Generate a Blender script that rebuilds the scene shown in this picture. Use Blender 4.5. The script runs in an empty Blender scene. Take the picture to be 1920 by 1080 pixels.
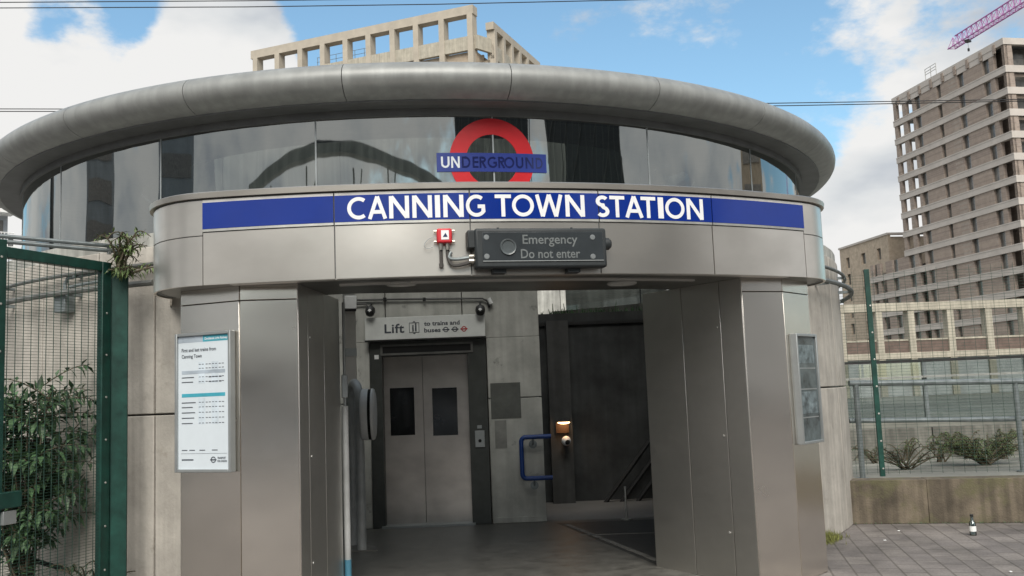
import bpy, bmesh, math, random
from mathutils import Vector, Matrix, noise
C = bpy.context.scene.collection
SC = bpy.context.scene
R_ = math.radians
rnd = random.Random(7)

# ------------------------------------------------------------------ camera, sky, sun, exposure
CAM = Vector((-1.7243, -13.996, 1.6787)); FPX = 1790.0
RT = Vector((0.97790277, -0.20548666, -0.03848898)); UP = Vector((0.01462708, -0.11640329, 0.99309432)); FW = Vector((0.20854788, 0.97171267, 0.11082543))
cd = bpy.data.cameras.new('camera'); co = bpy.data.objects.new('camera', cd); C.objects.link(co)
cd.sensor_width = 36; cd.lens = FPX/1920*36; cd.clip_start = .1; cd.clip_end = 6000
m = Matrix(((RT.x, UP.x, -FW.x), (RT.y, UP.y, -FW.y), (RT.z, UP.z, -FW.z))).to_4x4(); m.translation = CAM
co.matrix_world = m; SC.camera = co
SUN_EL, SUN_AZ = R_(44), R_(190)        # azimuth measured from +Y towards +X
w = bpy.data.worlds.new('World'); SC.world = w; w.use_nodes = True
nt = w.node_tree; nt.nodes.clear()
def N(t, k, **kw):
    n = t.nodes.new(k)
    for a, b in kw.items(): setattr(n, a, b)
    return n
def lk(t, a, b): t.links.new(a, b)
def math_(t, op, a, b=None, c=None):
    n = N(t, 'ShaderNodeMath', operation=op)
    for i, v in enumerate((a, b, c)):
        if v is None: continue
        if isinstance(v, (int, float)): n.inputs[i].default_value = v
        else: lk(t, v, n.inputs[i])
    return n.outputs[0]
def ramp(t, fac, stops):
    n = N(t, 'ShaderNodeValToRGB'); el = n.color_ramp.elements
    while len(el) < len(stops): el.new(.5)
    for e, (p, c) in zip(el, stops):
        e.position = p; e.color = (*c, 1) if len(c) == 3 else c
    lk(t, fac, n.inputs[0]); return n.outputs[0]
def g(v): return (v, v, v)
sky = N(nt, 'ShaderNodeTexSky', sky_type='NISHITA', sun_disc=False, sun_elevation=SUN_EL, sun_rotation=SUN_AZ)
sky.air_density = 1.0; sky.dust_density = 1.2; sky.ozone_density = 2.0
bg = N(nt, 'ShaderNodeBackground'); bg.inputs[1].default_value = .102
skt = N(nt, 'ShaderNodeMix', data_type='RGBA', blend_type='MULTIPLY'); skt.inputs[0].default_value = 1; lk(nt, sky.outputs[0], skt.inputs[6]); skt.inputs[7].default_value = (.93, 1.07, .98, 1)
lk(nt, skt.outputs[2], bg.inputs[0])
tc = N(nt, 'ShaderNodeTexCoord')
sep = N(nt, 'ShaderNodeSeparateXYZ'); lk(nt, tc.outputs['Generated'], sep.inputs[0])
# clouds: layered noise on the sky direction, denser banks where the clouds stand
mp = N(nt, 'ShaderNodeMapping'); mp.inputs['Scale'].default_value = (1, 1, 1.9); lk(nt, tc.outputs['Generated'], mp.inputs[0])
n1 = N(nt, 'ShaderNodeTexNoise'); n1.inputs['Scale'].default_value = 3.2; n1.inputs['Detail'].default_value = 9; n1.inputs['Roughness'].default_value = .58
lk(nt, mp.outputs[0], n1.inputs['Vector'])
def bank(d, c0, c1, amt):
    d = Vector(d).normalized()
    dp = N(nt, 'ShaderNodeVectorMath', operation='DOT_PRODUCT'); lk(nt, tc.outputs['Generated'], dp.inputs[0]); dp.inputs[1].default_value = d
    mr = N(nt, 'ShaderNodeMapRange', interpolation_type='SMOOTHSTEP'); lk(nt, dp.outputs['Value'], mr.inputs[0])
    mr.inputs[1].default_value = c0; mr.inputs[2].default_value = c1; mr.inputs[3].default_value = 0; mr.inputs[4].default_value = amt
    return mr.outputs[0]
def pdir(x, y): return (FW + RT*((x-960)/FPX) - UP*((y-540)/FPX))
n1b = N(nt, 'ShaderNodeTexNoise'); n1b.inputs['Scale'].default_value = 11; n1b.inputs['Detail'].default_value = 8; n1b.inputs['Roughness'].default_value = .6; lk(nt, mp.outputs[0], n1b.inputs['Vector'])
cov = math_(nt, 'ADD', math_(nt, 'MULTIPLY_ADD', n1.outputs[0], 1.25, -.125), math_(nt, 'MULTIPLY_ADD', n1b.outputs[0], .42, -.21))
for (x, y, deg0, deg1, amt) in [(150, 250, 15, 6, .30), (430, 150, 6, 2, .10), (1660, 440, 6, 2.5, .34), (1560, 20, 5, 1, .05), (1010, 20, 4, 1, .05), (1300, 200, 13, 5, -.035), (800, 60, 8, 2, -.12), (170, 40, 4.0, .5, -.30), (330, 0, 4, 1, -.26), (40, 20, 3, .5, -.14), (420, 60, 5, 1, .16), (60, 110, 6, 2, .10), (620, 20, 6, 2, -.12), (1500, 120, 6, 2, -.06)]:
    cov = math_(nt, 'ADD', cov, bank(pdir(x, y), math.cos(R_(deg0)), math.cos(R_(deg1)), amt))
cov = math_(nt, 'ADD', cov, bank((1, -.5, .28), math.cos(R_(48)), math.cos(R_(22)), .18))
cov = math_(nt, 'ADD', cov, bank((-1, -.15, .3), math.cos(R_(68)), math.cos(R_(25)), .24))
cov = math_(nt, 'ADD', cov, bank((.05, -1, .3), math.cos(R_(95)), math.cos(R_(40)), .13))
mask = N(nt, 'ShaderNodeMapRange', interpolation_type='SMOOTHSTEP'); lk(nt, cov, mask.inputs[0])
mask.inputs[1].default_value = .50; mask.inputs[2].default_value = .64
n2 = N(nt, 'ShaderNodeTexNoise'); n2.inputs['Scale'].default_value = 4.5; n2.inputs['Detail'].default_value = 5
mp2 = N(nt, 'ShaderNodeMapping'); mp2.inputs['Location'].default_value = (.3, .1, .06); mp2.inputs['Scale'].default_value = (1, 1, 2.2); lk(nt, tc.outputs['Generated'], mp2.inputs[0]); lk(nt, mp2.outputs[0], n2.inputs['Vector'])
ccol = ramp(nt, n2.outputs[0], [(.33, (.27, .29, .32)), (.43, (.38, .392, .40)), (.55, (.465, .463, .457))])
bgc = N(nt, 'ShaderNodeBackground'); bgc.inputs[1].default_value = 1.0; lk(nt, ccol, bgc.inputs[0])
mx = N(nt, 'ShaderNodeMixShader'); lk(nt, mask.outputs[0], mx.inputs[0]); lk(nt, bg.outputs[0], mx.inputs[1]); lk(nt, bgc.outputs[0], mx.inputs[2])
wo = N(nt, 'ShaderNodeOutputWorld'); lk(nt, mx.outputs[0], wo.inputs[0])
sl = bpy.data.lights.new('sun', 'SUN'); sl.energy = 2.05; sl.angle = R_(40); sl.color = (1, .95, .88)
so = bpy.data.objects.new('sun', sl); C.objects.link(so)
sd = Vector((math.sin(SUN_AZ)*math.cos(SUN_EL), math.cos(SUN_AZ)*math.cos(SUN_EL), math.sin(SUN_EL)))
so.rotation_euler = sd.to_track_quat('Z', 'Y').to_euler()
SC.view_settings.view_transform = 'Standard'; SC.view_settings.look = 'None'; SC.view_settings.exposure = .92; SC.view_settings.gamma = 1
SC.render.engine = 'CYCLES'; SC.cycles.max_bounces = 8; SC.cycles.transparent_max_bounces = 16

# ------------------------------------------------------------------ pixel helpers (photo pixel -> place in the world)
def ray(x, y): return FW + RT*((x-960)/FPX) - UP*((y-540)/FPX)
def fl(x, y, z=0.0):
    d = ray(x, y); return CAM + d*((z-CAM.z)/d.z)
def dep(x, y, D): return CAM + ray(x, y)*D
def onplane(x, y, P, n):
    d = ray(x, y); n = Vector(n); return CAM + d*((Vector(P)-CAM).dot(n)/d.dot(n))
def oncyl(x, y, r, y0=0.0):
    d = ray(x, y); c = Vector((CAM.x, CAM.y-y0)); a = d.x*d.x+d.y*d.y; b = c.x*d.x+c.y*d.y; q = c.x*c.x+c.y*c.y-r*r
    return CAM + d*((-b-math.sqrt(b*b-a*q))/a)

# ------------------------------------------------------------------ object helpers
def tag(o, label=None, cat=None, group=None, kind=None):
    for k, v in (('label', label), ('category', cat), ('group', group), ('kind', kind)):
        if v: o[k] = v
    return o
def thing(name, label, cat, loc=(0, 0, 0), group=None):
    o = bpy.data.objects.new(name, None); C.objects.link(o); o.location = loc; o.empty_display_size = .1
    return tag(o, label, cat, group)
class MB:
    def __init__(s): s.bm = bmesh.new()
    def box(s, c, d, rz=0.0, ax=None):
        """box: centre, full sizes, turn about z or axes matrix"""
        M = ax.to_4x4() if ax is not None else Matrix.Rotation(rz, 4, 'Z')
        M.translation = Vector(c)
        bmesh.ops.create_cube(s.bm, size=1, matrix=M @ Matrix.Diagonal((*d, 1)))
        return s
    def span(s, a, b, t, z0, z1, off=0.0):
        """upright slab along a->b in plan, thickness t centred at off to the left normal"""
        a = Vector((a[0], a[1])); b = Vector((b[0], b[1])); u = (b-a); L = u.length; u /= L; n = Vector((-u.y, u.x)); c = (a+b)/2+n*off
        s.box((c.x, c.y, (z0+z1)/2), (L, t, z1-z0), math.atan2(u.y, u.x)); return s
    def tube(s, pts, r, n=8, cap=True):
        pts = [Vector(p) for p in pts]; rings = []
        rr = r if isinstance(r, (list, tuple)) else [r]*len(pts)
        up = Vector((0, 0, 1)); prev = None
        for i, p in enumerate(pts):
            d = (pts[min(i+1, len(pts)-1)]-pts[max(i-1, 0)]).normalized()
            if prev is None:
                a = d.cross(up if abs(d.z) < .9 else Vector((1, 0, 0))).normalized()
            else:
                a = (prev-d*prev.dot(d)).normalized()
            prev = a; b = d.cross(a)
            rings.append([s.bm.verts.new(p+(a*math.cos(t)+b*math.sin(t))*rr[i]) for t in [2*math.pi*k/n for k in range(n)]])
        for A, B in zip(rings, rings[1:]):
            for k in range(n): s.bm.faces.new((A[k], A[(k+1) % n], B[(k+1) % n], B[k])).smooth = n > 5
        if cap: s.bm.faces.new(rings[0][::-1]); s.bm.faces.new(rings[-1])
        return s
    def prism(s, poly, z0, z1):
        a = [s.bm.verts.new((x, y, z0)) for x, y in poly]; b = [s.bm.verts.new((x, y, z1)) for x, y in poly]; n = len(a)
        for i in range(n): s.bm.faces.new((a[i], a[(i+1) % n], b[(i+1) % n], b[i]))
        s.bm.faces.new(a[::-1]); s.bm.faces.new(b); return s
    def sweep(s, plan, prof, closed_prof=True, smooth=True, cap=True):
        """plan: list of (x,y,nx,ny) ; prof: list of (out, z) closed loop"""
        rings = [[s.bm.verts.new((x+nx*o, y+ny*o, z)) for o, z in prof] for x, y, nx, ny in plan]; n = len(prof)
        for A, B in zip(rings, rings[1:]):
            for k in range(n if closed_prof else n-1):
                f = s.bm.faces.new((A[k], B[k], B[(k+1) % n], A[(k+1) % n])); f.smooth = smooth
        if cap and closed_prof: s.bm.faces.new(rings[0]); s.bm.faces.new(rings[-1][::-1])
        return s
    def lathe(s, prof, c=(0, 0, 0), n=24, ax=None, smooth=True):
        rings = []
        for k in range(n):
            t = 2*math.pi*k/n; ring = []
            for r, z in prof:
                v = Vector((r*math.cos(t), r*math.sin(t), z))
                if ax is not None: v = ax @ v
                ring.append(s.bm.verts.new(v+Vector(c)))
            rings.append(ring)
        for k in range(n):
            A, B = rings[k], rings[(k+1) % n]
            for i in range(len(prof)-1):
                f = s.bm.faces.new((A[i], B[i], B[i+1], A[i+1])); f.smooth = smooth
        bmesh.ops.remove_doubles(s.bm, verts=s.bm.verts, dist=1e-6)
        return s
    def build(s, name, mt, parent=None, bevel=0.0, fix=True):
        if fix: bmesh.ops.recalc_face_normals(s.bm, faces=s.bm.faces)
        me = bpy.data.meshes.new(name); s.bm.to_mesh(me); s.bm.free(); me.set_sharp_from_angle(angle=R_(32))
        o = bpy.data.objects.new(name, me); C.objects.link(o); me.materials.append(mt)
        if parent is not None:
            o.parent = parent
            if parent.type == 'EMPTY' or True: o.matrix_parent_inverse = Matrix.Translation(-wloc(parent))
        if bevel:
            b = o.modifiers.new('bevel', 'BEVEL'); b.width = bevel; b.segments = 2; b.limit_method = 'ANGLE'
        return o
def wloc(o):
    v = Vector(o.location)
    return v if o.parent is None else v
def arcplan(r, a0, a1, n, y0=0.0, x0=0.0):
    return [(x0+r*math.sin(a), y0-r*math.cos(a), math.sin(a), -math.cos(a)) for a in [a0+(a1-a0)*i/n for i in range(n+1)]]
def copy_tree(o, parent=None):
    c = o.copy(); C.objects.link(c); c.parent = parent
    for ch in list(o.children): copy_tree(ch, c)
    return c

# ------------------------------------------------------------------ materials
def mat(name, col, rough=.6, metal=0.0, var=.12, nscale=6.0, bump=0.0, bscale=40.0, streak=0.0, scale=(1, 1, 1), rvar=0.0, spec=.5, col2=None, stain=None):
    M = bpy.data.materials.new(name); M.use_nodes = True; t = M.node_tree; b = t.nodes['Principled BSDF']
    b.inputs['Roughness'].default_value = rough; b.inputs['Metallic'].default_value = metal; b.inputs['Specular IOR Level'].default_value = spec
    tc = N(t, 'ShaderNodeTexCoord'); mp = N(t, 'ShaderNodeMapping'); mp.inputs['Scale'].default_value = scale; lk(t, tc.outputs['Object'], mp.inputs[0])
    n = N(t, 'ShaderNodeTexNoise'); n.inputs['Scale'].default_value = nscale; n.inputs['Detail'].default_value = 7; n.inputs['Roughness'].default_value = .62; lk(t, mp.outputs[0], n.inputs['Vector'])
    c2 = col2 or tuple(max(0, c*(1-2.2*var)) for c in col); c1 = tuple(min(1, c*(1+var)) for c in col)
    out = ramp(t, n.outputs[0], [(.3, c2), (.7, c1)])
    if streak:
        ms = N(t, 'ShaderNodeMapping'); ms.inputs['Scale'].default_value = (9, 9, .45); lk(t, tc.outputs['Object'], ms.inputs[0])
        s = N(t, 'ShaderNodeTexNoise'); s.inputs['Scale'].default_value = 1.0; s.inputs['Detail'].default_value = 6; lk(t, ms.outputs[0], s.inputs['Vector'])
        k = ramp(t, s.outputs[0], [(.42, g(1-streak)), (.62, g(1))])
        mm = N(t, 'ShaderNodeMix', data_type='RGBA', blend_type='MULTIPLY'); mm.inputs[0].default_value = 1; lk(t, out, mm.inputs[6]); lk(t, k, mm.inputs[7]); out = mm.outputs[2]
    if stain:
        sc_, colr, lo, hi = stain
        s2 = N(t, 'ShaderNodeTexNoise'); s2.inputs['Scale'].default_value = sc_; s2.inputs['Detail'].default_value = 8; s2.inputs['Roughness'].default_value = .7; lk(t, tc.outputs['Object'], s2.inputs['Vector'])
        k = ramp(t, s2.outputs[0], [(lo, g(0)), (hi, g(1))])
        mm = N(t, 'ShaderNodeMix', data_type='RGBA'); lk(t, k, mm.inputs[0]); lk(t, out, mm.inputs[6]); mm.inputs[7].default_value = (*colr, 1); out = mm.outputs[2]
    lk(t, out, b.inputs['Base Color'])
    if rvar:
        lk(t, math_(t, 'MULTIPLY_ADD', n.outputs[0], rvar*2, rough-rvar), b.inputs['Roughness'])
    if bump:
        nb = N(t, 'ShaderNodeTexNoise'); nb.inputs['Scale'].default_value = bscale; nb.inputs['Detail'].default_value = 5; lk(t, mp.outputs[0], nb.inputs['Vector'])
        bp = N(t, 'ShaderNodeBump'); bp.inputs['Strength'].default_value = min(1, bump); bp.inputs['Distance'].default_value = .01; lk(t, nb.outputs[0], bp.inputs['Height']); lk(t, bp.outputs[0], b.inputs['Normal'])
    return M
def steel(name, col, rough, wav=.25, brush=0.0, dirt=.25):
    """brushed stainless sheet: vertical grain, broad oil-canning, smeary dirt"""
    M = bpy.data.materials.new(name); M.use_nodes = True; t = M.node_tree; b = t.nodes['Principled BSDF']
    b.inputs['Metallic'].default_value = 1.0
    tc = N(t, 'ShaderNodeTexCoord')
    n = N(t, 'ShaderNodeTexNoise'); n.inputs['Scale'].default_value = 2.4; n.inputs['Detail'].default_value = 3; n.inputs['Roughness'].default_value = .5
    mp0 = N(t, 'ShaderNodeMapping'); mp0.inputs['Scale'].default_value = (1, 1, 1.6); lk(t, tc.outputs['Object'], mp0.inputs[0]); lk(t, mp0.outputs[0], n.inputs['Vector'])
    c = ramp(t, n.outputs[0], [(.33, tuple(v*(1-dirt) for v in col)), (.62, col)]); lk(t, c, b.inputs['Base Color'])
    lk(t, math_(t, 'MULTIPLY_ADD', n.outputs[0], -.12, rough+.06), b.inputs['Roughness'])
    if brush: b.inputs['Anisotropic'].default_value = brush; tg = N(t, 'ShaderNodeTangent', direction_type='RADIAL', axis='Z'); lk(t, tg.outputs[0], b.inputs['Tangent'])
    wv = N(t, 'ShaderNodeTexNoise'); wv.inputs['Scale'].default_value = 1.5; wv.inputs['Detail'].default_value = 0; lk(t, tc.outputs['Object'], wv.inputs['Vector'])
    b1 = N(t, 'ShaderNodeBump'); b1.inputs['Strength'].default_value = wav; b1.inputs['Distance'].default_value = .05; lk(t, wv.outputs[0], b1.inputs['Height'])
    lk(t, b1.outputs[0], b.inputs['Normal']); return M
def glass(name, tint, refl, rough=.02, wav=.15, wscale=.9):
    M = bpy.data.materials.new(name); M.use_nodes = True; t = M.node_tree; t.nodes.clear()
    tr = N(t, 'ShaderNodeBsdfTransparent'); tr.inputs[0].default_value = (*tint, 1)
    gl = N(t, 'ShaderNodeBsdfGlossy'); gl.inputs['Roughness'].default_value = rough; gl.inputs[0].default_value = (.84, .87, .85, 1)
    fr = N(t, 'ShaderNodeLayerWeight'); fr.inputs[0].default_value = .35
    tc = N(t, 'ShaderNodeTexCoord'); mp = N(t, 'ShaderNodeMapping'); mp.inputs['Scale'].default_value = (1.6, 1.6, .5); lk(t, tc.outputs['Object'], mp.inputs[0])
    wv = N(t, 'ShaderNodeTexNoise'); wv.inputs['Scale'].default_value = wscale; wv.inputs['Detail'].default_value = 2; lk(t, mp.outputs[0], wv.inputs['Vector'])
    bp = N(t, 'ShaderNodeBump'); bp.inputs['Strength'].default_value = wav; bp.inputs['Distance'].default_value = .05; lk(t, wv.outputs[0], bp.inputs['Height']); lk(t, bp.outputs[0], gl.inputs['Normal'])
    f = math_(t, 'MULTIPLY_ADD', fr.outputs['Fresnel'], 1-refl, refl)
    mx = N(t, 'ShaderNodeMixShader'); lk(t, f, mx.inputs[0]); lk(t, tr.outputs[0], mx.inputs[1]); lk(t, gl.outputs[0], mx.inputs[2])
    o = N(t, 'ShaderNodeOutputMaterial'); lk(t, mx.outputs[0], o.inputs[0]); return M
def brickmat(name, c1, c2, mortar, bw, bh, ms, rot=(0, 0, 0), rough=.85, bump=.4, stainamt=.4, use='Object', off=.5, gum=False):
    M = bpy.data.materials.new(name); M.use_nodes = True; t = M.node_tree; b = t.nodes['Principled BSDF']; b.inputs['Roughness'].default_value = rough
    tc = N(t, 'ShaderNodeTexCoord'); mp = N(t, 'ShaderNodeMapping'); mp.inputs['Rotation'].default_value = rot; lk(t, tc.outputs[use], mp.inputs[0])
    br = N(t, 'ShaderNodeTexBrick'); br.offset = off; br.inputs['Scale'].default_value = 1; br.inputs['Brick Width'].default_value = bw; br.inputs['Row Height'].default_value = bh; br.inputs['Mortar Size'].default_value = ms
    br.inputs['Color1'].default_value = (*c1, 1); br.inputs['Color2'].default_value = (*c2, 1); br.inputs['Mortar'].default_value = (*mortar, 1); br.inputs['Bias'].default_value = 0
    lk(t, mp.outputs[0], br.inputs['Vector'])
    n = N(t, 'ShaderNodeTexNoise'); n.inputs['Scale'].default_value = 1.3; n.inputs['Detail'].default_value = 9; n.inputs['Roughness'].default_value = .7; lk(t, tc.outputs['Object'], n.inputs['Vector'])
    k = ramp(t, n.outputs[0], [(.3, g(1-stainamt)), (.65, g(1.0))])
    mm = N(t, 'ShaderNodeMix', data_type='RGBA', blend_type='MULTIPLY'); mm.inputs[0].default_value = 1; lk(t, br.outputs[0], mm.inputs[6]); lk(t, k, mm.inputs[7])
    n3 = N(t, 'ShaderNodeTexNoise'); n3.inputs['Scale'].default_value = 45; n3.inputs['Detail'].default_value = 4; lk(t, tc.outputs['Object'], n3.inputs['Vector'])
    k3 = ramp(t, n3.outputs[0], [(.3, g(.78)), (.7, g(1.1))])
    m3 = N(t, 'ShaderNodeMix', data_type='RGBA', blend_type='MULTIPLY'); m3.inputs[0].default_value = 1; lk(t, mm.outputs[2], m3.inputs[6]); lk(t, k3, m3.inputs[7])
    outc = m3.outputs[2]
    if gum:
        vo = N(t, 'ShaderNodeTexVoronoi'); vo.inputs['Scale'].default_value = 3.2; lk(t, tc.outputs['Object'], vo.inputs['Vector'])
        kg = ramp(t, vo.outputs['Distance'], [(.05, g(.55)), (.085, g(1.0))])
        m4 = N(t, 'ShaderNodeMix', data_type='RGBA', blend_type='MULTIPLY'); m4.inputs[0].default_value = 1; lk(t, outc, m4.inputs[6]); lk(t, kg, m4.inputs[7]); outc = m4.outputs[2]
    lk(t, outc, b.inputs['Base Color'])
    bp = N(t, 'ShaderNodeBump'); bp.inputs['Strength'].default_value = bump; bp.inputs['Distance'].default_value = .006; bp.invert = True; lk(t, br.outputs['Fac'], bp.inputs['Height']); lk(t, bp.outputs[0], b.inputs['Normal'])
    return M
def lamp_mat(name, col, s):
    M = bpy.data.materials.new(name); M.use_nodes = True; b = M.node_tree.nodes['Principled BSDF']
    b.inputs['Emission Color'].default_value = (*col, 1); b.inputs['Emission Strength'].default_value = s; b.inputs['Base Color'].default_value = (*col, 1); return M
m_conc = mat('drum_concrete', (.48, .45, .40), .85, var=.13, nscale=2.4, bump=.35, bscale=30, streak=.17, stain=(4, (.23, .205, .17), .58, .8))
m_lconc = mat('lift_concrete', (.56, .56, .52), .8, var=.12, nscale=2.6, bump=.2, bscale=40, streak=.14, stain=(3.5, (.13, .13, .12), .6, .72))
m_pale = mat('pale_concrete', (.5, .5, .46), .85, var=.15, nscale=3, bump=.2, streak=.35)
m_dark = mat('dark_paint', (.022, .024, .024), .6, var=.2, nscale=3)
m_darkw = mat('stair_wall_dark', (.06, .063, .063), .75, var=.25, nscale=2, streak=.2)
m_black = mat('black_shadow_gap', (.008, .008, .008), .9)
m_ring = mat('ring_metal', (.31, .32, .31), .46, metal=.2, var=.07, nscale=3, rvar=.05, streak=.15, bump=.05, bscale=60)
m_soff = mat('soffit_grey', (.13, .135, .135), .5, metal=.2, var=.12, nscale=4)
m_steel = steel('brushed_steel_fascia', (.71, .665, .60), .32, wav=.4, brush=.4, dirt=.12)
m_psteel = steel('brushed_steel_pier', (.86, .81, .74), .25, wav=.22, brush=.75, dirt=.08)
m_dsteel = steel('dull_steel', (.70, .68, .64), .38, wav=.2, brush=.4, dirt=.1)
m_lift = steel('lift_door_steel', (.60, .565, .53), .36, wav=.12, brush=.6, dirt=.2)
m_lframe = mat('lift_frame_paint', (.075, .08, .075), .45, metal=.4, var=.1)
m_glass = glass('drum_glass', (.14, .155, .155), .27, wav=.13)
m_deck = mat('ceiling_paint', (.42, .42, .40), .7)
m_roofl = glass('added_rooflight_glass', (.80, .82, .82), .06, wav=0)
m_seal = mat('glazing_seal', (.30, .33, .34), .5)
m_blue = mat('sign_blue_enamel', (.006, .028, .22), .16, var=.05, nscale=2)
m_strp = mat('edge_strip_pale', (.52, .51, .49), .4)
m_white = mat('enamel_white', (.78, .79, .80), .3, var=.03)
m_red = mat('roundel_red', (.50, .018, .024), .25, var=.05)
m_bar = mat('roundel_blue', (.022, .04, .21), .25, var=.05)
m_ink = mat('letter_navy', (.012, .016, .07), .3)
m_letter = mat('letter_cloud_reflection', (.62, .66, .70), .35, var=.05)  # pale tone paints the bright cloud reflected in the first roundel letters
m_hous = mat('sign_housing', (.02, .025, .027), .5, var=.12, nscale=12)
m_face = mat('sign_face', (.03, .036, .040), .28, var=.1)
m_ftext = mat('unlit_lettering', (.14, .155, .155), .6)
m_alarm = mat('alarm_red', (.55, .02, .03), .4, var=.08)
m_hose = mat('conduit_rubber', (.06, .055, .05), .6)
m_brass = mat('zinc_fitting', (.45, .43, .38), .35, metal=.9)
m_green = mat('green_powder_coat', (.007, .056, .042), .42, var=.2, nscale=9, rvar=.1, streak=.2)
m_mesh = mat('green_wire', (.022, .058, .042), .55)
m_gpost = mat('galvanised_grey', (.24, .27, .275), .5, metal=.5, var=.15, nscale=9)
m_pipe = mat('pipe_weathered', (.17, .175, .165), .55, metal=.3, var=.2)
m_hoop = mat('hoop_paint', (.50, .52, .52), .4, metal=.1, var=.1)
m_hand = mat('blue_handrail', (.015, .06, .26), .35, var=.1)
m_bolt = mat('bolt_pale', (.55, .55, .52), .4, metal=.6)
m_leaf = mat('leaf_green', (.06, .125, .045), .55, var=.4, nscale=9)
m_leafp = mat('leaf_pale', (.13, .19, .065), .55, var=.35, nscale=9)
m_leafd = mat('leaf_dark', (.065, .13, .055), .55, var=.4, nscale=9)
m_leafy = mat('moss_green', (.16, .17, .04), .8, var=.4, nscale=30)
m_stem = mat('stem_brown', (.08, .065, .04), .8)
m_wall = mat('parapet_render', (.17, .14, .102), .9, var=.25, nscale=3, bump=.6, bscale=50, streak=.4, stain=(2.5, (.115, .11, .055), .48, .66))
m_stone = mat('precast_stone', (.43, .385, .315), .8, var=.07, nscale=1)
m_cream = mat('precast_cream', (.46, .425, .345), .8, var=.1, nscale=2, streak=.2)
m_band = mat('stone_band', (.50, .46, .42), .8, var=.06, nscale=.5)
m_tbrick = brickmat('tower_brick', (.40, .325, .27), (.30, .24, .205), (.37, .32, .275), .9, .3, .03, (R_(90), 0, 0), stainamt=.25)
m_pbrick = mat('pale_brick', (.46, .38, .29), .85, var=.12, nscale=1.5)
m_rbrick = mat('red_brown_brick', (.145, .105, .088), .85, var=.15, nscale=3)
m_win = mat('window_dark', (.14, .135, .125), .12, var=.3, nscale=.6)
m_lwin = mat('lift_window', (.012, .013, .014), .1, var=.2)
m_winlite = mat('window_panel', (.30, .28, .26), .3, var=.3)
m_bal = glass('balustrade_glass', (.72, .76, .75), .08, wav=.02)
m_pave = brickmat('pavement_blocks', (.27, .245, .225), (.21, .19, .18), (.145, .13, .115), .40, .20, .009, (0, 0, R_(-66)), stainamt=.62, bump=.6, gum=True)
m_floor = mat('station_floor_tile', (.125, .122, .11), .42, var=.22, nscale=5, rvar=.12, stain=(9, (.09, .09, .08), .62, .8))
m_strip = mat('floor_edge_strip', (.17, .165, .15), .6, var=.2)
m_ground = mat('far_ground', (.21, .20, .185), .9, var=.2, nscale=.3)
m_terr = mat('terrace_ground', (.25, .25, .22), .9, var=.2, nscale=.5)
m_crane = mat('crane_magenta', (.46, .17, .42), .5, var=.1)
m_wire = mat('wire_black', (.02, .02, .022), .6)
m_gwht = mat('white_plastic', (.82, .83, .82), .4, var=.05)
m_lblue = mat('pole_blue_band', (.10, .30, .42), .4)
m_poster = mat('poster_paper', (.60, .66, .70), .3, var=.02)
m_teal = mat('poster_teal', (.06, .36, .46), .4)
m_pgrey = mat('poster_grey', (.38, .44, .50), .4)
m_plite = mat('poster_pale_grey', (.60, .68, .74), .4)
m_ptext = mat('poster_text', (.07, .08, .10), .5)
m_alu = mat('aluminium_frame', (.36, .38, .38), .4, metal=.6, var=.06)
m_pdark = mat('poster_dark', (.10, .125, .13), .14, var=.3, nscale=7)
m_refl1 = mat('dark_cladding', (.045, .048, .05), .4, var=.2, nscale=.2)
m_pbrick2 = mat('added_parade_brown', (.10, .075, .06), .85, var=.2)
m_bluec = mat('slate_cladding', (.33, .36, .38), .4, var=.15, nscale=.3)
m_refl2 = mat('cladding_fin', (.13, .135, .13), .5)
m_bott = glass('bottle_glass', (.72, .80, .82), .12, wav=.0)
m_lit = lamp_mat('lit_bulb', (1, .62, .30), 4)
m_wood = mat('lamp_back_rust', (.075, .042, .026), .7)
m_metal = mat('dark_metal', (.05, .05, .05), .45, metal=.5)

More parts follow.
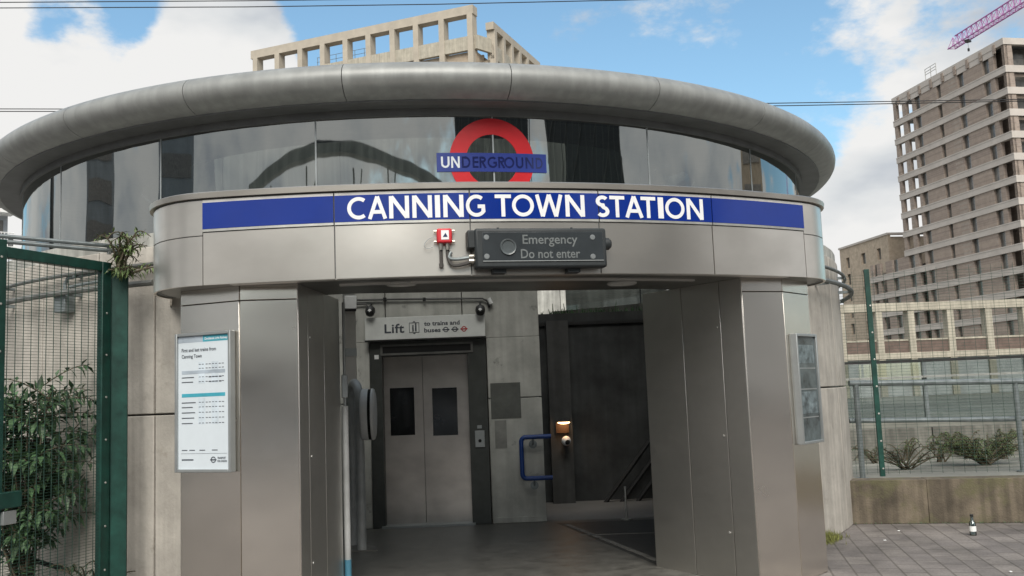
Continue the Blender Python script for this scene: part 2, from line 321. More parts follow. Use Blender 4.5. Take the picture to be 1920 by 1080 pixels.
# ------------------------------------------------------------------ lettering by strokes (geometric sans, flat cut ends)
def arcp(cx, cy, rx, ry, a0, a1, n=18): return [(cx+rx*math.cos(R_(a0+(a1-a0)*i/n)), cy+ry*math.sin(R_(a0+(a1-a0)*i/n))) for i in range(n+1)]
def glyph(ch, t):
    """list of (polyline, closed) centre lines in a box 1 high, and its width; t = stroke weight"""
    h = t/2
    if ch == 'O': return [(arcp(.5, .5, .5-h, .5-h, 0, 360, 36), True)], 1.0
    if ch == 'C': return [(arcp(.5, .5, .5-h, .5-h, 52, 308, 28), False)], .82
    if ch == 'G': return [(arcp(.5, .5, .5-h, .5-h, 50, 322, 28)+[(.5+(.5-h)*math.cos(R_(322)), .47)], False), ([(.56, .47), (.5+(.5-h)*math.cos(R_(322))+h, .47)], False)], .93
    if ch == 'I': return [([(h, 0), (h, 1)], False)], t
    if ch == 'T': return [([(.35, 0), (.35, 1)], False), ([(0, 1-h), (.70, 1-h)], False)], .70
    if ch == 'N': return [([(h, 0), (h, 1)], False), ([(.80-h, 0), (.80-h, 1)], False), ([(h*1.15, 1-h*.3), (.80-h*1.15, h*.3)], False)], .80
    if ch == 'A': return [([(h*1.1, 0), (.44, 1)], False), ([(.88-h*1.1, 0), (.44, 1)], False), ([(.2, .31), (.68, .31)], False)], .88
    if ch == 'W': return [([(h, 1), (.32, 0)], False), ([(.32, 0), (.62, 1)], False), ([(.62, 1), (.92, 0)], False), ([(.92, 0), (1.24-h, 1)], False)], 1.24
    if ch == 'S': return [(arcp(.29, .735, .265-h*.75, .265-h, 35, 270, 16)+arcp(.29, .265+h*0, .29-h, .265-h, 90, -145, 16)[1:], False)], .58
    if ch == 'U': return [([(h, 1), (h, .36)]+arcp(.37, .37, .37-h, .37-h, 180, 360, 14)+[(.74-h, 1)], False)], .74
    if ch == 'D': return [([(h, 0), (h, 1)], False), ([(h, 1-h), (.34, 1-h)]+arcp(.34, .5, .5-h, .5-h, 90, -90, 18)+[(h, h)], False)], .84
    if ch == 'E': return [([(h, 0), (h, 1)], False)]+[([(h, y), (.52, y)], False) for y in (h, .52, 1-h)], .52
    if ch == 'R': return [([(h, 0), (h, 1)], False), ([(h, 1-h), (.3, 1-h)]+arcp(.3, .74, .27-h*.6, .26-h, 90, -90, 12)+[(h, .48+h)], False), ([(.28, .5), (.56, 0)], False)], .6
def stroke_faces(bm, pl, closed, t, fx):
    n = len(pl); L, Rr = [], []
    for i in range(n):
        p = Vector(pl[i])
        if closed: a, b = Vector(pl[(i-1) % (n-1)]), Vector(pl[(i+1) % (n-1)])
        else: a, b = Vector(pl[max(i-1, 0)]), Vector(pl[min(i+1, n-1)])
        d = (b-a).normalized(); nn = Vector((-d.y, d.x)); k = 1.0
        if 0 < i < n-1 and not closed:
            d1 = (p-a).normalized(); k = 1/max(.6, abs(Vector((-d1.y, d1.x)).dot(nn)))
        L.append(bm.verts.new(fx(p+nn*t/2*k))); Rr.append(bm.verts.new(fx(p-nn*t/2*k)))
    for i in range(n-1): bm.faces.new((L[i], Rr[i], Rr[i+1], L[i+1]))
def solidify(bm, d):
    r = bmesh.ops.extrude_face_region(bm, geom=list(bm.faces)); vs = [v for v in r['geom'] if isinstance(v, bmesh.types.BMVert)]
    for v in vs: v.co += d(v.co)
def text_mesh(s, size, fx, offset=0.0, spacing=1.0, width=None, sx=1.0):
    """built-in font text turned into a flat mesh, mapped by fx(x, y); returns MB"""
    cu = bpy.data.curves.new('t', 'FONT'); cu.body = s; cu.size = size; cu.offset = offset; cu.space_character = spacing; cu.resolution_u = 3
    o = bpy.data.objects.new('t', cu); C.objects.link(o); dg = bpy.context.evaluated_depsgraph_get(); me = bpy.data.meshes.new_from_object(o.evaluated_get(dg))
    C.objects.unlink(o); bpy.data.objects.remove(o); bpy.data.curves.remove(cu)
    xs = [v.co.x for v in me.vertices]; k = sx if width is None else width/max(1e-6, max(xs)-min(xs)); x0 = min(xs)
    mb = MB(); mb.bm.from_mesh(me); bpy.data.meshes.remove(me)
    for v in mb.bm.verts: v.co = fx((v.co.x-x0)*k, v.co.y)
    return mb
def flatfx(P, u, v, n, d): # local (x, y) on a plane, d proud of it
    P, u, v, n = Vector(P), Vector(u), Vector(v), Vector(n); return lambda x, y: P+u*x+v*y+n*d

# ------------------------------------------------------------------ setting: ground
gm = MB(); gm.box((0, 0, -.06), (5000, 5000, .1)); tag(gm.build('ground', m_ground), kind='structure')
pv = MB(); pv.prism([(-60, -60), (60, -60), (60, -4.9), (26, -4.9), (26, -12.2), (6.21, -4.28), (4.57, -3.55), (3.6, -3.4), (-3.6, -3.4), (-7, -3), (-60, -3)], -.005, 0.0)
tag(pv.build('pavement', m_pave), kind='structure')
RW, RG, RP, YP, PS = 5.7482, 5.3565, 7.2182, .2842, .1419
fm = MB(); fm.prism([(-1.9, -6.5), (1.9, -6.5), (1.5, -5.2), (1.36, -1.62), (1.2, -1.55), (-1.7, -1.0), (-3.2, -1.2), (-3.2, -4.4), (-1.5, -5.2)], .001, .006)
tag(fm.build('station_floor', m_floor), kind='structure')

# ------------------------------------------------------------------ station rotunda
rot_ = thing('station_building', 'round concrete and glass station drum under a grey tubular roof ring', 'station', (0, 0, 0))
def shell(mb, r0, r1, a0, a1, z0, z1, n=6):
    mb.sweep(arcplan(0, a0, a1, n), [(r1, z0), (r1, z1), (r0, z1), (r0, z0)]) if r0 == 0 else mb.sweep(arcplan(1, a0, a1, n), [(r1-1, z0), (r1-1, z1), (r0-1, z1), (r0-1, z0)])
OPEN = R_(27)
gap = R_(.09)
edges = [OPEN+R_(v) for v in (0, 5.6, 12.6, 21.5, 33.5, 45.5, 57.5, 69.5, 81.5, 93.5, 105.5, 117.5)]
for s in (-1, 1):
    for a, b in zip(edges, edges[1:]):
        lo, hi = sorted((s*(a+gap), s*(b-gap)))
        for z0_, z1_ in ((0, 1.615), (1.63, 3.16)): cw = MB(); shell(cw, RW-.22, RW, lo, hi, z0_, z1_); cw.build('concrete_panel', m_conc, rot_, bevel=.008)
for s in (-1, 1): bk = MB(); lo, hi = sorted((s*OPEN, s*edges[-1])); shell(bk, RW-.3, RW-.21, lo, hi, 0, 3.16, 40); bk.build('inner_lining', m_lconc, rot_)
cp = MB(); shell(cp, RG-.06, RW-.02, R_(-145), R_(145), 3.165, 3.29, 60); cp.build('coping_ledge', m_pale, rot_)
GS = R_(17.8)
for k in range(-8, 8):
    a0, a1 = k*GS+R_(.05), (k+1)*GS-R_(.05)
    p = MB(); p.sweep(arcplan(RG, a0, a1, 28), [(0, 3.29), (0, 4.33)], closed_prof=False, smooth=True)
    p.build('glass_pane', m_glass, rot_)
    if k > -8:
        q = MB(); shell(q, RG-.02, RG+.004, k*GS-R_(.075), k*GS+R_(.075), 3.29, 4.33, 1); q.build('glazing_seal', m_seal, rot_)
hd = MB(); shell(hd, RG-.1, RG+.03, -math.pi, math.pi, 4.30, 4.42, 90); hd.build('window_head', m_soff, rot_)
dr = MB(); shell(dr, RG-.2, RG+.26, -math.pi, math.pi, 4.37, 4.43, 90); dr.build('soffit_strip', m_soff, rot_)
ZR, AR, BR, RR = 4.556, .285, .178, 5.545
prof = [(RR-1+AR*math.cos(t), ZR+BR*math.sin(t)) for t in [2*math.pi*i/28 for i in range(28)]]
for k in range(24):
    a0 = R_(1+15*k); sg = MB(); sg.sweep(arcplan(1, a0+R_(.035), a0+R_(15)-R_(.035), 14), prof, smooth=True); sg.build('roof_ring_segment', m_ring, rot_, fix=True)
ins = MB(); ins.sweep(arcplan(1, -math.pi, math.pi, 120), [(RR-1+(AR-.012)*math.cos(t), ZR+(BR-.012)*math.sin(t)) for t in [2*math.pi*i/16 for i in range(16)]], cap=False); ins.build('ring_core', m_black, rot_)
rd = MB(); rd.lathe([(4.0, 4.47), (RR-.1, 4.47), (RR-.1, 4.62), (4.0, 4.66), (4.0, 4.47)], n=64, smooth=False); rd.build('roof_deck', m_deck, rot_)
rd = MB(); rd.lathe([(4.05, 4.675), (2.4, 4.78), (0, 4.9)], n=48); rd.build('added_rooflight', m_roofl, rot_)  # unseen roof glazing added to let more daylight down onto the lift wall
# pipes that ring the drum just under the ledge
for nm, r, z, rad, lab in (('ring_pipe', RW+.15, 2.80, .028, 'grey ring pipe standing off the drum wall, the lower of two'), ('ring_pipe', RW+.08, 2.98, .02, 'thin grey ring pipe close under the drum ledge, the upper of two')):
    t = thing(nm, lab, 'pipe', (0, 0, z)); 
    for s in (-1, 1):
        a0, a1 = sorted((s*R_(31.5), s*R_(125)))
        tb = MB(); tb.tube([(x, y, z) for x, y, _, _ in arcplan(r, a0, a1, 60)], rad, 8); tb.build('pipe_run', m_pipe, t)
    for d in (-100, -85, -70, -55, -42, 42, 55, 70, 85, 100):
        a = R_(d); bkt = MB(); bkt.box(((r+RW)/2*math.sin(a), -(r+RW)/2*math.cos(a), z-.02), (.03, r-RW+.02, .03), a); bkt.build('bracket', m_gpost, t)

# lift wall, stair wall and what stands behind
LA, LB = Vector((-.76, -1.1)), Vector((1.27, -1.5)); LU = (LB-LA).normalized(); LN = Vector((LU.y, -LU.x))   # LN faces the camera
def lw(x, y, d=0.0):
    P = onplane(x, y, (LA.x, LA.y, 0), (LN.x, LN.y, 0)); return P+Vector((LN.x, LN.y, 0))*d
def lwp(x, y): # along-wall coordinate, height
    P = lw(x, y); return (P.xy-LA).dot(LU), P.z
LU3, LN3, ZV = Vector((LU.x, LU.y, 0)), Vector((LN.x, LN.y, 0)), Vector((0, 0, 1))
def wp(s, z, d=0.0): return Vector((LA.x, LA.y, 0))+LU3*s+ZV*z+LN3*d
AXW = Matrix((LU3, -LN3, ZV)).transposed()      # columns: along wall, into wall, up
def wbox(mb, s0, s1, z0, z1, d0, d1): return mb.box(wp((s0+s1)/2, (z0+z1)/2, (d0+d1)/2), (abs(s1-s0), abs(d1-d0), abs(z1-z0)), ax=AXW)
lwt = thing('lift_wall', 'grey stained concrete wall around the lift doors', 'wall', tuple(wp(0, 0)))
sR = lwp(1022, 900)[0]; fx0, fx1 = lwp(697, 800)[0], lwp(916, 800)[0]; ftop = lwp(800, 638)[1]
wmb = MB(); J = 1.635
for a, b in ((-2.6, fx0-.01), (fx1+.01, sR)):
    wbox(wmb, a, b, 0, J-.006, 0, -.4); wbox(wmb, a, b, J+.006, ftop, 0, -.4)
for a, b in ((-2.6, lwp(722, 580)[0]-.005), (lwp(722, 580)[0]+.005, lwp(866, 580)[0]-.005), (lwp(866, 580)[0]+.005, sR)): wbox(wmb, a, b, ftop+.002, 4.25, 0, -.4)
wbox(wmb, -2.6, sR-.02, 0, 4.2, -.42, -.5)
wmb.build('concrete_panels', m_lconc, lwt, bevel=.006)
pt = MB(); wbox(pt, lwp(917, 740)[0]+.02, lwp(976, 740)[0], lwp(940, 785)[1], lwp(940, 718)[1], .004, 0); pt.build('dark_repair_patch', mat('repair_grey', (.13, .135, .125), .85, var=.12), lwt)
pt = MB(); wbox(pt, lwp(928, 810)[0], lwp(950, 810)[0], lwp(940, 840)[1], lwp(940, 788)[1], .004, 0); pt.build('pale_repair_patch', mat('repair_pale', (.29, .29, .27), .85, var=.12), lwt)
sk = MB(); wbox(sk, fx1+.02, sR, .006, .075, .025, 0); sk.build('skirting', m_lconc, lwt)

sw = thing('stair_wall', 'dark painted wall behind the stairs, lamp pillar standing before it', 'wall', (2.5, 1.2, 0))
s_ = MB(); SWA, SWB = fl(1000, 985).xy+Vector((.05, 2.4)), Vector((5.2, .4))
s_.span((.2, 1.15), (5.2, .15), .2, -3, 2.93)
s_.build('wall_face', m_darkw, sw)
s_ = MB(); s_.span((.2, 1.03), (5.2, .03), .03, 2.74, 2.79, 0); s_.build('wall_rail', m_metal, sw)
s_ = MB(); P = onplane(1057, 800, (2, .42, 0), (.2, .98, 0)); s_.box((P.x, P.y+.18, .2), (.34, .3, 5.2), R_(-11)); s_.build('pillar', mat('pillar_grey', (.075, .075, .073), .7, streak=.2), sw)
PIL = P
rw = thing('rear_wall', 'pale weathered concrete wall in daylight beyond the stairwell', 'wall', (2, 9, 0))
r2 = MB()
for i in range(6): r2.span((-6+2.6*i, 9), (-6+2.6*i+2.585, 9), .3, 0, 4.6)
r2.build('concrete_panels', m_pale, rw)
r2 = MB(); r2.span((-6, 9.16), (9.6, 9.16), .1, 0, 4.55); r2.build('wall_backing', m_black, rw)
wd = MB(); rr = random.Random(3)
for i in range(240):
    x = rr.uniform(.3, 5); y = 1.13-(x-.2)*.2+rr.uniform(-.05, .05); h = rr.uniform(.02, .09)*(2.2 if rr.random() < .06 else 1)
    wd.tube([(x, y, 2.92), (x+rr.uniform(-.03, .03), y, 2.93+h)], [.012, .004], 4)
tag(wd.build('weeds', m_leafd), 'scrubby weeds along the top of the dark stair wall', 'weeds', kind='stuff')
# stairs going down behind the landing
st = thing('staircase', 'dark stairs dropping away beside the lift wall', 'stairs', (2.4, -1.6, 0))
s_ = MB()
for i in range(9): s_.prism([(1.25, -1.75+.28*i), (5, -2.5+.28*i), (5, -2.5+.28*(i+1)), (1.25, -1.75+.28*(i+1))], -.17*(i+1)-.3, -.17*i-.002)
s_.build('steps', m_floor, st)
s_ = MB(); s_.prism([(1.45, -5.2), (3.2, -4.6), (5.1, -2.5), (1.30, -1.74)], -.05, .004); s_.build('landing', mat('landing_tile', (.045, .045, .042), .5, var=.2), st)
s_ = MB(); a, b = fl(1062, 984), fl(1232, 1052); s_.span(a.xy, b.xy, .07, .0045, .0095); c = fl(1090, 1004); d = fl(1226, 1000); s_.span(c.xy, d.xy, .03, .0045, .0095); s_.build('nosing', m_strip, st)
br = thing('stair_balustrade', 'dark sloping rails rising along the stairs', 'handrail', (2.6, -.2, 0))
for k, off in enumerate((0, 26, 52, 80)):
    tb = MB(); n_ = (.2, .98, 0); P0 = (2.3, .35, 0); tb.tube([onplane(1110+off, 978+k*4, P0, n_), onplane(1225+off, 818+k*6, P0, n_)], .035, 6); tb.build('rail', m_metal, br)
hp = thing('stub_post', 'short bright steel post on a round base at the stair edge', 'post', tuple(fl(1175, 975)))
P = fl(1175, 975); tb = MB(); tb.tube([P, P+Vector((0, 0, .43))], .016, 8); tb.build('rod', m_bolt, hp); tb = MB(); tb.lathe([(0, .012), (.07, .012), (.07, 0), (0, 0)], P+Vector((0, 0, .005)), 16); tb.build('base_flange', m_bolt, hp)

# ------------------------------------------------------------------ entrance portal
Z3, ZL, ZU, ZC = 2.5915, 2.997, 3.245, 3.305
por = thing('entrance_portal', 'curved stainless steel entrance canopy on two clad piers', 'entrance', (0, -6, 0))
er = .68; aE = 2.5*PS; ex, ey = (RP-er)*math.sin(aE), YP-(RP-er)*math.cos(aE)
def endplan(s, a0, a1, n=10):
    pl = [(s*(ex+er*math.sin(a)), ey-er*math.cos(a), s*math.sin(a), -math.cos(a)) for a in [a0+(a1-a0)*i/n for i in range(n+1)]]
    if a1 >= R_(100): pl.append((s*2.96, -4.9, s*1.0, 0))
    return pl
def panel(name, plan, z0, z1, out=0.0, t=.02, mt=m_steel, par=por):
    mb = MB(); mb.sweep(plan, [(out, z0), (out, z1), (out-t, z1), (out-t, z0)]); return mb.build(name, mt, par, fix=True)
gp = .0007
plans = [arcplan(RP, (k-2.5)*PS+gp, (k-1.5)*PS-gp, 12, YP) for k in range(5)]
for pl in plans:
    panel('lower_fascia_panel', pl, Z3, ZL-.005); panel('upper_fascia_panel', pl, ZL+.004, ZU)
ends = []
for s in (-1, 1):
    pl = endplan(s, aE+.002, R_(118)); ends.append(pl)
    panel('lower_fascia_panel', pl, Z3, ZL-.03); panel('upper_fascia_panel', pl, ZL-.022, ZU)
full = [p for p in ends[0][::-1]]+[p for q in plans for p in q]+ends[1]
full = full[1:-1]
cmb = MB(); cmb.sweep(full, [(.03, ZU+.012), (.035, ZC-.008), (.025, ZC), (-.3, ZC), (-.3, ZU+.012)]); cmb.build('coping', steel('coping_steel', (.56, .53, .48), .45, wav=.1), por)
cmb = MB(); cmb.sweep(full, [(-.012, Z3+.01), (-.012, ZU+.02), (-.06, ZU+.02), (-.06, Z3+.01)]); cmb.build('fascia_backing', m_soff, por)
top = [(x, y) for x, y, _, _ in full]
poly = [(x-nx*.05, y-ny*.05) for x, y, nx, ny in full]+[(2.75, -5.05), (0, -5.42), (-2.75, -5.05)]
cmb = MB(); cmb.prism(poly, ZU-.05, ZU+.005); cmb.build('canopy_roof', m_soff, por)
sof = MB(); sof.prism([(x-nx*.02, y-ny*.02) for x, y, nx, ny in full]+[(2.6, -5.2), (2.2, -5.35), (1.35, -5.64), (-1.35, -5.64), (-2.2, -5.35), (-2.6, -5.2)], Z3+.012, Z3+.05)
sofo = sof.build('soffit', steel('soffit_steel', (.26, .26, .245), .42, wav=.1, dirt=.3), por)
lip = MB(); lip.sweep(arcplan(RP, -2.3*PS, 2.3*PS, 40, YP), [(-.02, Z3-.004), (-.02, Z3+.015), (-.10, Z3+.015), (-.10, Z3-.004)]); lip.build('soffit_lip', m_dsteel, por)
lip = MB(); lip.sweep(arcplan(RP, -1.55*PS, 1.6*PS, 40, YP), [(-.42, Z3-.004), (-.42, Z3+.015), (-.46, Z3+.015), (-.46, Z3-.004)]); lip.build('soffit_trim', m_dsteel, por)
bm_ = MB(); bm_.span((-1.5, -5.62), (1.5, -5.62), .06, Z3+.02, 3.2); bm_.build('rear_beam', m_dsteel, por)
for x, y in ((752, 534), (1166, 533)):
    P = fl(x, y, Z3); l = MB(); l.lathe([(0, .004), (.085, .004), (.115, -.008), (.13, .0), (.13, .02)], (P.x, P.y, Z3+.004), 28); l.build('downlight', mat('downlight_dish', (.42, .42, .40), .5), sofo)
PIER = {1: (Vector((1.46, -5.18)), Vector((1.925, -6.40)), Vector((2.345, -6.335)), Vector((2.78, -6.0))), -1: (Vector((1.455, -5.18)), Vector((1.805, -6.40)), Vector((2.25, -6.345)), Vector((2.73, -6.0)))}
for s in (-1, 1):
    P0, P1, P2, P3 = PIER[s]
    mx_ = lambda v: (s*v.x, v.y)
    core = MB(); pc = [P0, P1, P2, P3, Vector((2.45, -5.1)), Vector((1.9, -4.95))]; cen = sum(pc, Vector((0, 0)))/6
    core.prism([mx_(cen+(v-cen)*.975) for v in pc], 0, Z3+.01); co_ = core.build('pier', m_black, por)
    def clad(a, b, nm, mt, z0=.004, z1=Z3+.012, t=.014):
        a, b = Vector(mx_(a)), Vector(mx_(b)); u = (b-a).normalized(); n = Vector((u.y, -u.x))*(1 if s > 0 else -1)
        mb = MB(); a2, b2 = a+u*.004, b-u*.004; mb.prism([tuple(a2), tuple(b2), tuple(b2-n*t), tuple(a2-n*t)], z0, z1); return mb.build(nm, mt, co_, bevel=.003)
    q1, q2 = P0.lerp(P1, .42), P0.lerp(P1, .795)
    for a, b in ((P0, q1), (q1, q2), (q2, P1)): clad(a, b, 'reveal_panel', m_dsteel)
    zs = 2.485
    clad(P1, P2, 'front_panel', m_psteel, .004, zs-.003); clad(P1, P2, 'front_panel', m_psteel, zs+.003)
    clad(P2, P3, 'side_panel', m_psteel if s < 0 else m_psteel, .004, zs-.003); clad(P2, P3, 'side_panel', m_psteel, zs+.003)
    clad(P3, Vector((2.45, -5.1)), 'return_panel', m_dsteel)
    u = (P1-P0).normalized(); nrm = Vector((-u.y, u.x)); nrm = nrm if nrm.x < 0 else -nrm
    scr = MB()
    for f_, z in ((.76, 2.2), (.76, 1.25), (.76, .42)):
        v = P0.lerp(P1, f_)+nrm*.004; scr.lathe([(0, .006), (.011, .004), (.012, 0)], (s*v.x, v.y, z), 10, Vector((s*nrm.x, nrm.y, 0)).to_track_quat('Z', 'Y').to_matrix())
    scr.build('fixing_screw', m_bolt, co_)

# ------------------------------------------------------------------ station name sign on the canopy
sg = thing('station_sign', 'long blue enamel sign reading CANNING TOWN STATION in white along the canopy', 'sign', tuple(oncyl(960, 385, RP, YP)))
ZB0, ZB1 = 3.0185, 3.2225
for k, pl in enumerate(plans):
    panel('sign_edge_strip', pl, ZB1+.0005, ZB1+.021, .012, .01, m_strp, sg); panel('sign_edge_strip', pl, ZB0-.0195, ZB0-.0005, .012, .01, mat('edge_strip_steel', (.5, .5, .47), .45, metal=.7) if k == 0 else bpy.data.materials['edge_strip_steel'], sg)
    panel('sign_panel', pl, ZB0, ZB1, .014, .012, m_blue, sg)
glyphs = [('C', 651, 686), ('A', 689, 726), ('N', 729.5, 767), ('N', 773, 810), ('I', 815.6, 825), ('N', 831, 869), ('G', 873.5, 910), ('T', 928, 958.5), ('O', 960, 1001), ('W', 1003.6, 1055), ('N', 1060, 1096), ('S', 1117, 1142), ('T', 1143, 1171), ('A', 1171, 1206), ('T', 1201.5, 1229), ('I', 1233.5, 1243.6), ('O', 1247, 1283), ('N', 1287, 1318)]
ymid = lambda x: 388-.0*(x) if False else 385+((x-1000)/507)**2*12
lt = None; H_ = .172; zb = (ZB0+ZB1)/2-H_/2; T_ = .165
for gi, (ch, xa, xb) in enumerate(glyphs):
    if gi in (0, 7, 11): lt = MB()
    pa, pb = oncyl(xa, ymid(xa), RP+.014, YP), oncyl(xb, ymid(xb), RP+.014, YP)
    aa, ab = math.atan2(pa.x, YP-pa.y), math.atan2(pb.x, YP-pb.y); strokes, wd_ = glyph(ch, T_)
    for i, (pl, cl) in enumerate(strokes):
        def fx(p, i=i): a = aa+(ab-aa)*p.x/wd_; r = RP+.0155+.0006*i; return Vector((r*math.sin(a), YP-r*math.cos(a), zb+H_*p.y))
        stroke_faces(lt.bm, pl, cl, T_, fx)
    if gi in (6, 10, 17): lt.build('lettering', m_white, sg, fix=False)

# ------------------------------------------------------------------ roundel on the glass
ro = thing('roundel_sign', 'red ring with a blue UNDERGROUND bar on the drum glass', 'sign', (0, -RG, 3.6))
def onglass(s, z, d): r = RG+d; return Vector((r*math.sin(s/RG), -r*math.cos(s/RG), z))
gp_ = lambda x, y: oncyl(x, y, RG+.01)
pc = gp_(921, 304); pr_, pl_ = gp_(1001, 304), gp_(843, 304); ptop = gp_(921, 222)
rz0 = pc.z; s0 = 0.0; rO = (pr_.x-pl_.x)/2; rI = rO*.615; s0 = (pr_.x+pl_.x)/2; zc = ptop.z-rO
rg_ = MB(); n = 72
vo = [rg_.bm.verts.new(onglass(s0+rO*math.cos(2*math.pi*i/n), zc+rO*math.sin(2*math.pi*i/n), .008)) for i in range(n)]
vi = [rg_.bm.verts.new(onglass(s0+rI*math.cos(2*math.pi*i/n), zc+rI*math.sin(2*math.pi*i/n), .008)) for i in range(n)]
for i in range(n): rg_.bm.faces.new((vo[i], vo[(i+1) % n], vi[(i+1) % n], vi[i]))
solidify(rg_.bm, lambda c: Vector((0, .006, 0))); rg_.build('ring', m_red, ro)
bl, br_ = gp_(819, 306), gp_(1024, 303); bz0, bz1 = gp_(921, 322).z, gp_(921, 287).z
bb = MB(); nb = 24; ring = []
for i in range(nb+1):
    s = bl.x+(br_.x-bl.x)*i/nb; ring.append((bb.bm.verts.new(onglass(s, bz0, .013)), bb.bm.verts.new(onglass(s, bz1, .013))))
for a, b in zip(ring, ring[1:]): bb.bm.faces.new((a[0], b[0], b[1], a[1]))
solidify(bb.bm, lambda c: Vector((0, .004, 0))); bb.build('bar', m_bar, ro)
lw_ = MB(); word = [('U', 827, 843), ('N', 846, 862), ('D', 866, 882), ('E', 886, 897), ('R', 899, 911), ('G', 914, 932), ('R', 934, 946), ('O', 945, 964), ('U', 967, 981), ('N', 985, 1000), ('D', 1004, 1017)]
m_cut = mat('letter_dark_reflection', (.014, .02, .09), .12)  # dark tone paints the building reflected in the other cut-out letters
lwh = MB(); lw3 = MB()
for ch, xa, xb in word:
    sa, sb = gp_(xa, 305).x, gp_(xb, 305).x; strokes, wd_ = glyph(ch, .17); hh = (bz1-bz0)*.60; z0 = (bz0+bz1)/2-hh/2
    for i, (pl, cl) in enumerate(strokes):
        stroke_faces((lwh if xa < 850 else lw_ if xa < 912 else lw3).bm, pl, cl, .17, lambda p: onglass(sa+(sb-sa)*p.x/wd_, z0+hh*p.y, .0145+.0004*i))
lw_.build('lettering', m_cut, ro, fix=False); lw3.build('lettering', m_cut, ro, fix=False); lwh.build('lettering', m_letter, ro, fix=False)

# ------------------------------------------------------------------ emergency sign and alarm box on the fascia
def onf(x, y, d=0.0): return oncyl(x, y, RP+d, YP)
ec = onf(1010, 467); ea = math.atan2(ec.x, YP-ec.y)
eu, en = Vector((math.cos(ea), math.sin(ea), 0)), Vector((math.sin(ea), -math.cos(ea), 0))
eL, eR = onf(889, 467, .1), onf(1134, 467, .1); et, eb = onf(1010, 429, .1).z, onf(1010, 503, .1).z
em = thing('emergency_sign', 'unlit dark grey box sign reading Emergency Do not enter above the opening', 'sign', tuple(ec))
hw = (eR-eL).dot(eu)/2; hc = ec+en*.08+eu*((eR+eL)/2-ec).dot(eu); hh = et-eb; hc.z = (et+eb)/2
AXE = Matrix((eu, -en, ZV)).transposed()
def ebox(mb, u0, u1, z0, z1, d0, d1): return mb.box(hc+eu*((u0+u1)/2)+ZV*((z0+z1)/2)+en*((d0+d1)/2), (u1-u0, abs(d1-d0), z1-z0), ax=AXE)
mb = MB(); ebox(mb, -hw, hw, -hh/2, hh/2, -.055, .055); mb.build('housing', m_hous, em, bevel=.018)
fL = -hw+.055; fR = hw-.03
mb = MB(); ebox(mb, fL, fR, -hh/2+.055, hh/2-.03, .054, .060); mb.build('face_plate', m_face, em, bevel=.004)
mb = MB(); ebox(mb, fL, fR, -hh/2+.049, -hh/2+.055, .054, .063); mb.build('drip_edge', m_alu, em)
def efx(u, z, d=.0615): 
    return lambda x, y: hc+eu*(u+x)+ZV*(z+y)+en*d
def eu_of(x, y): P = onplane(x, y, tuple(hc+en*.06), tuple(en)); return (P-hc).dot(eu), P.z-hc.z
for s, x0, x1, yb, hpx in (('Emergency', 980, 1083, 457, 17), ('Do not enter', 977, 1088, 484, 17)):
    u0, z0 = eu_of(x0, yb); u1, _ = eu_of(x1, yb); _, z1 = eu_of(x0, yb-hpx)
    a = text_mesh(s, (z1-z0)/.70, efx(u0, z0), .0012, 1.0, u1-u0); a.build('lettering', m_ftext, em, fix=False)
AXN = en.to_track_quat('Z', 'Y').to_matrix()
u0, z0 = eu_of(953, 463); mb = MB(); mb.lathe([(0, .004), (.045, .004), (.052, .012), (.06, .014), (.064, .0)], hc+eu*u0+ZV*z0+en*.058, 28, AXN); mb.build('lamp_lens', mat('lens_grey', (.10, .115, .12), .2), em)
for x, y in ((912, 445), (913, 481), (1111, 445), (1112, 481)):
    u0, z0 = eu_of(x, y); mb = MB(); mb.lathe([(0, .008), (.018, .007), (.023, 0)], hc+eu*u0+ZV*z0+en*.058, 16, AXN); mb.build('fixing_stud', mat('stud_grey', (.17, .185, .19), .5) if (x, y) == (912, 445) else bpy.data.materials['stud_grey'], em)
for x in (940, 1080):
    u0, _ = eu_of(x, 500); mb = MB(); ebox(mb, u0-.05, u0+.05, -hh/2-.03, -hh/2+.01, -.10, .0); mb.build('mounting_foot', m_hous, em)
    mb = MB(); mb.tube([hc+eu*u0+ZV*(hh/2-.005)-en*.02, hc+eu*u0+ZV*(hh/2+.016)-en*.02], .01, 6); mb.build('top_bolt', m_hous, em)
mb = MB(); ebox(mb, -hw-.05, -hw+.02, .005, hh/2-.01, -.08, .03); mb.build('cable_entry_box', m_hous, em, bevel=.008)
mb = MB(); mb.lathe([(0, .05), (.03, .05), (.048, .03), (.052, -.03), (.03, -.05), (0, -.05)], hc+eu*(hw+.0)+ZV*(.035), 14, AXE @ Matrix.Rotation(R_(90), 3, 'Y')); mb.build('end_cap', m_hous, em)

al = thing('alarm_box', 'small red box with a white label on the steel fascia', 'alarm', tuple(onf(833, 443)))
ac = onf(833, 443, .045); aa_ = math.atan2(ac.x, YP-ac.y); au, an = Vector((math.cos(aa_), math.sin(aa_), 0)), Vector((math.sin(aa_), -math.cos(aa_), 0)); AXA = Matrix((au, -an, ZV)).transposed()
mb = MB(); mb.box(ac, (.115, .075, .11), ax=AXA); mb.build('box', m_alarm, al, bevel=.012)
mb = MB(); mb.box(ac+an*.039+au*.004+ZV*.004, (.058, .004, .07), ax=AXA); mb.build('label_plate', m_white, al)
mb = MB()
tri = [(-.017, -.012), (.02, -.012), (.004, .02)]; f = [mb.bm.verts.new(ac+an*.0425+au*(x+.004)+ZV*y) for x, y in tri]; mb.bm.faces.new(f); mb.build('label_symbol', m_ink, al, fix=False)
for sx in (-1, 1):
    for sz in (-1, 1):
        mb = MB(); mb.tube([ac+au*sx*.055+ZV*sz*.04-an*.01, ac+au*sx*.078+ZV*sz*.04-an*.01], .009, 8); mb.build('side_lug', m_brass, al)
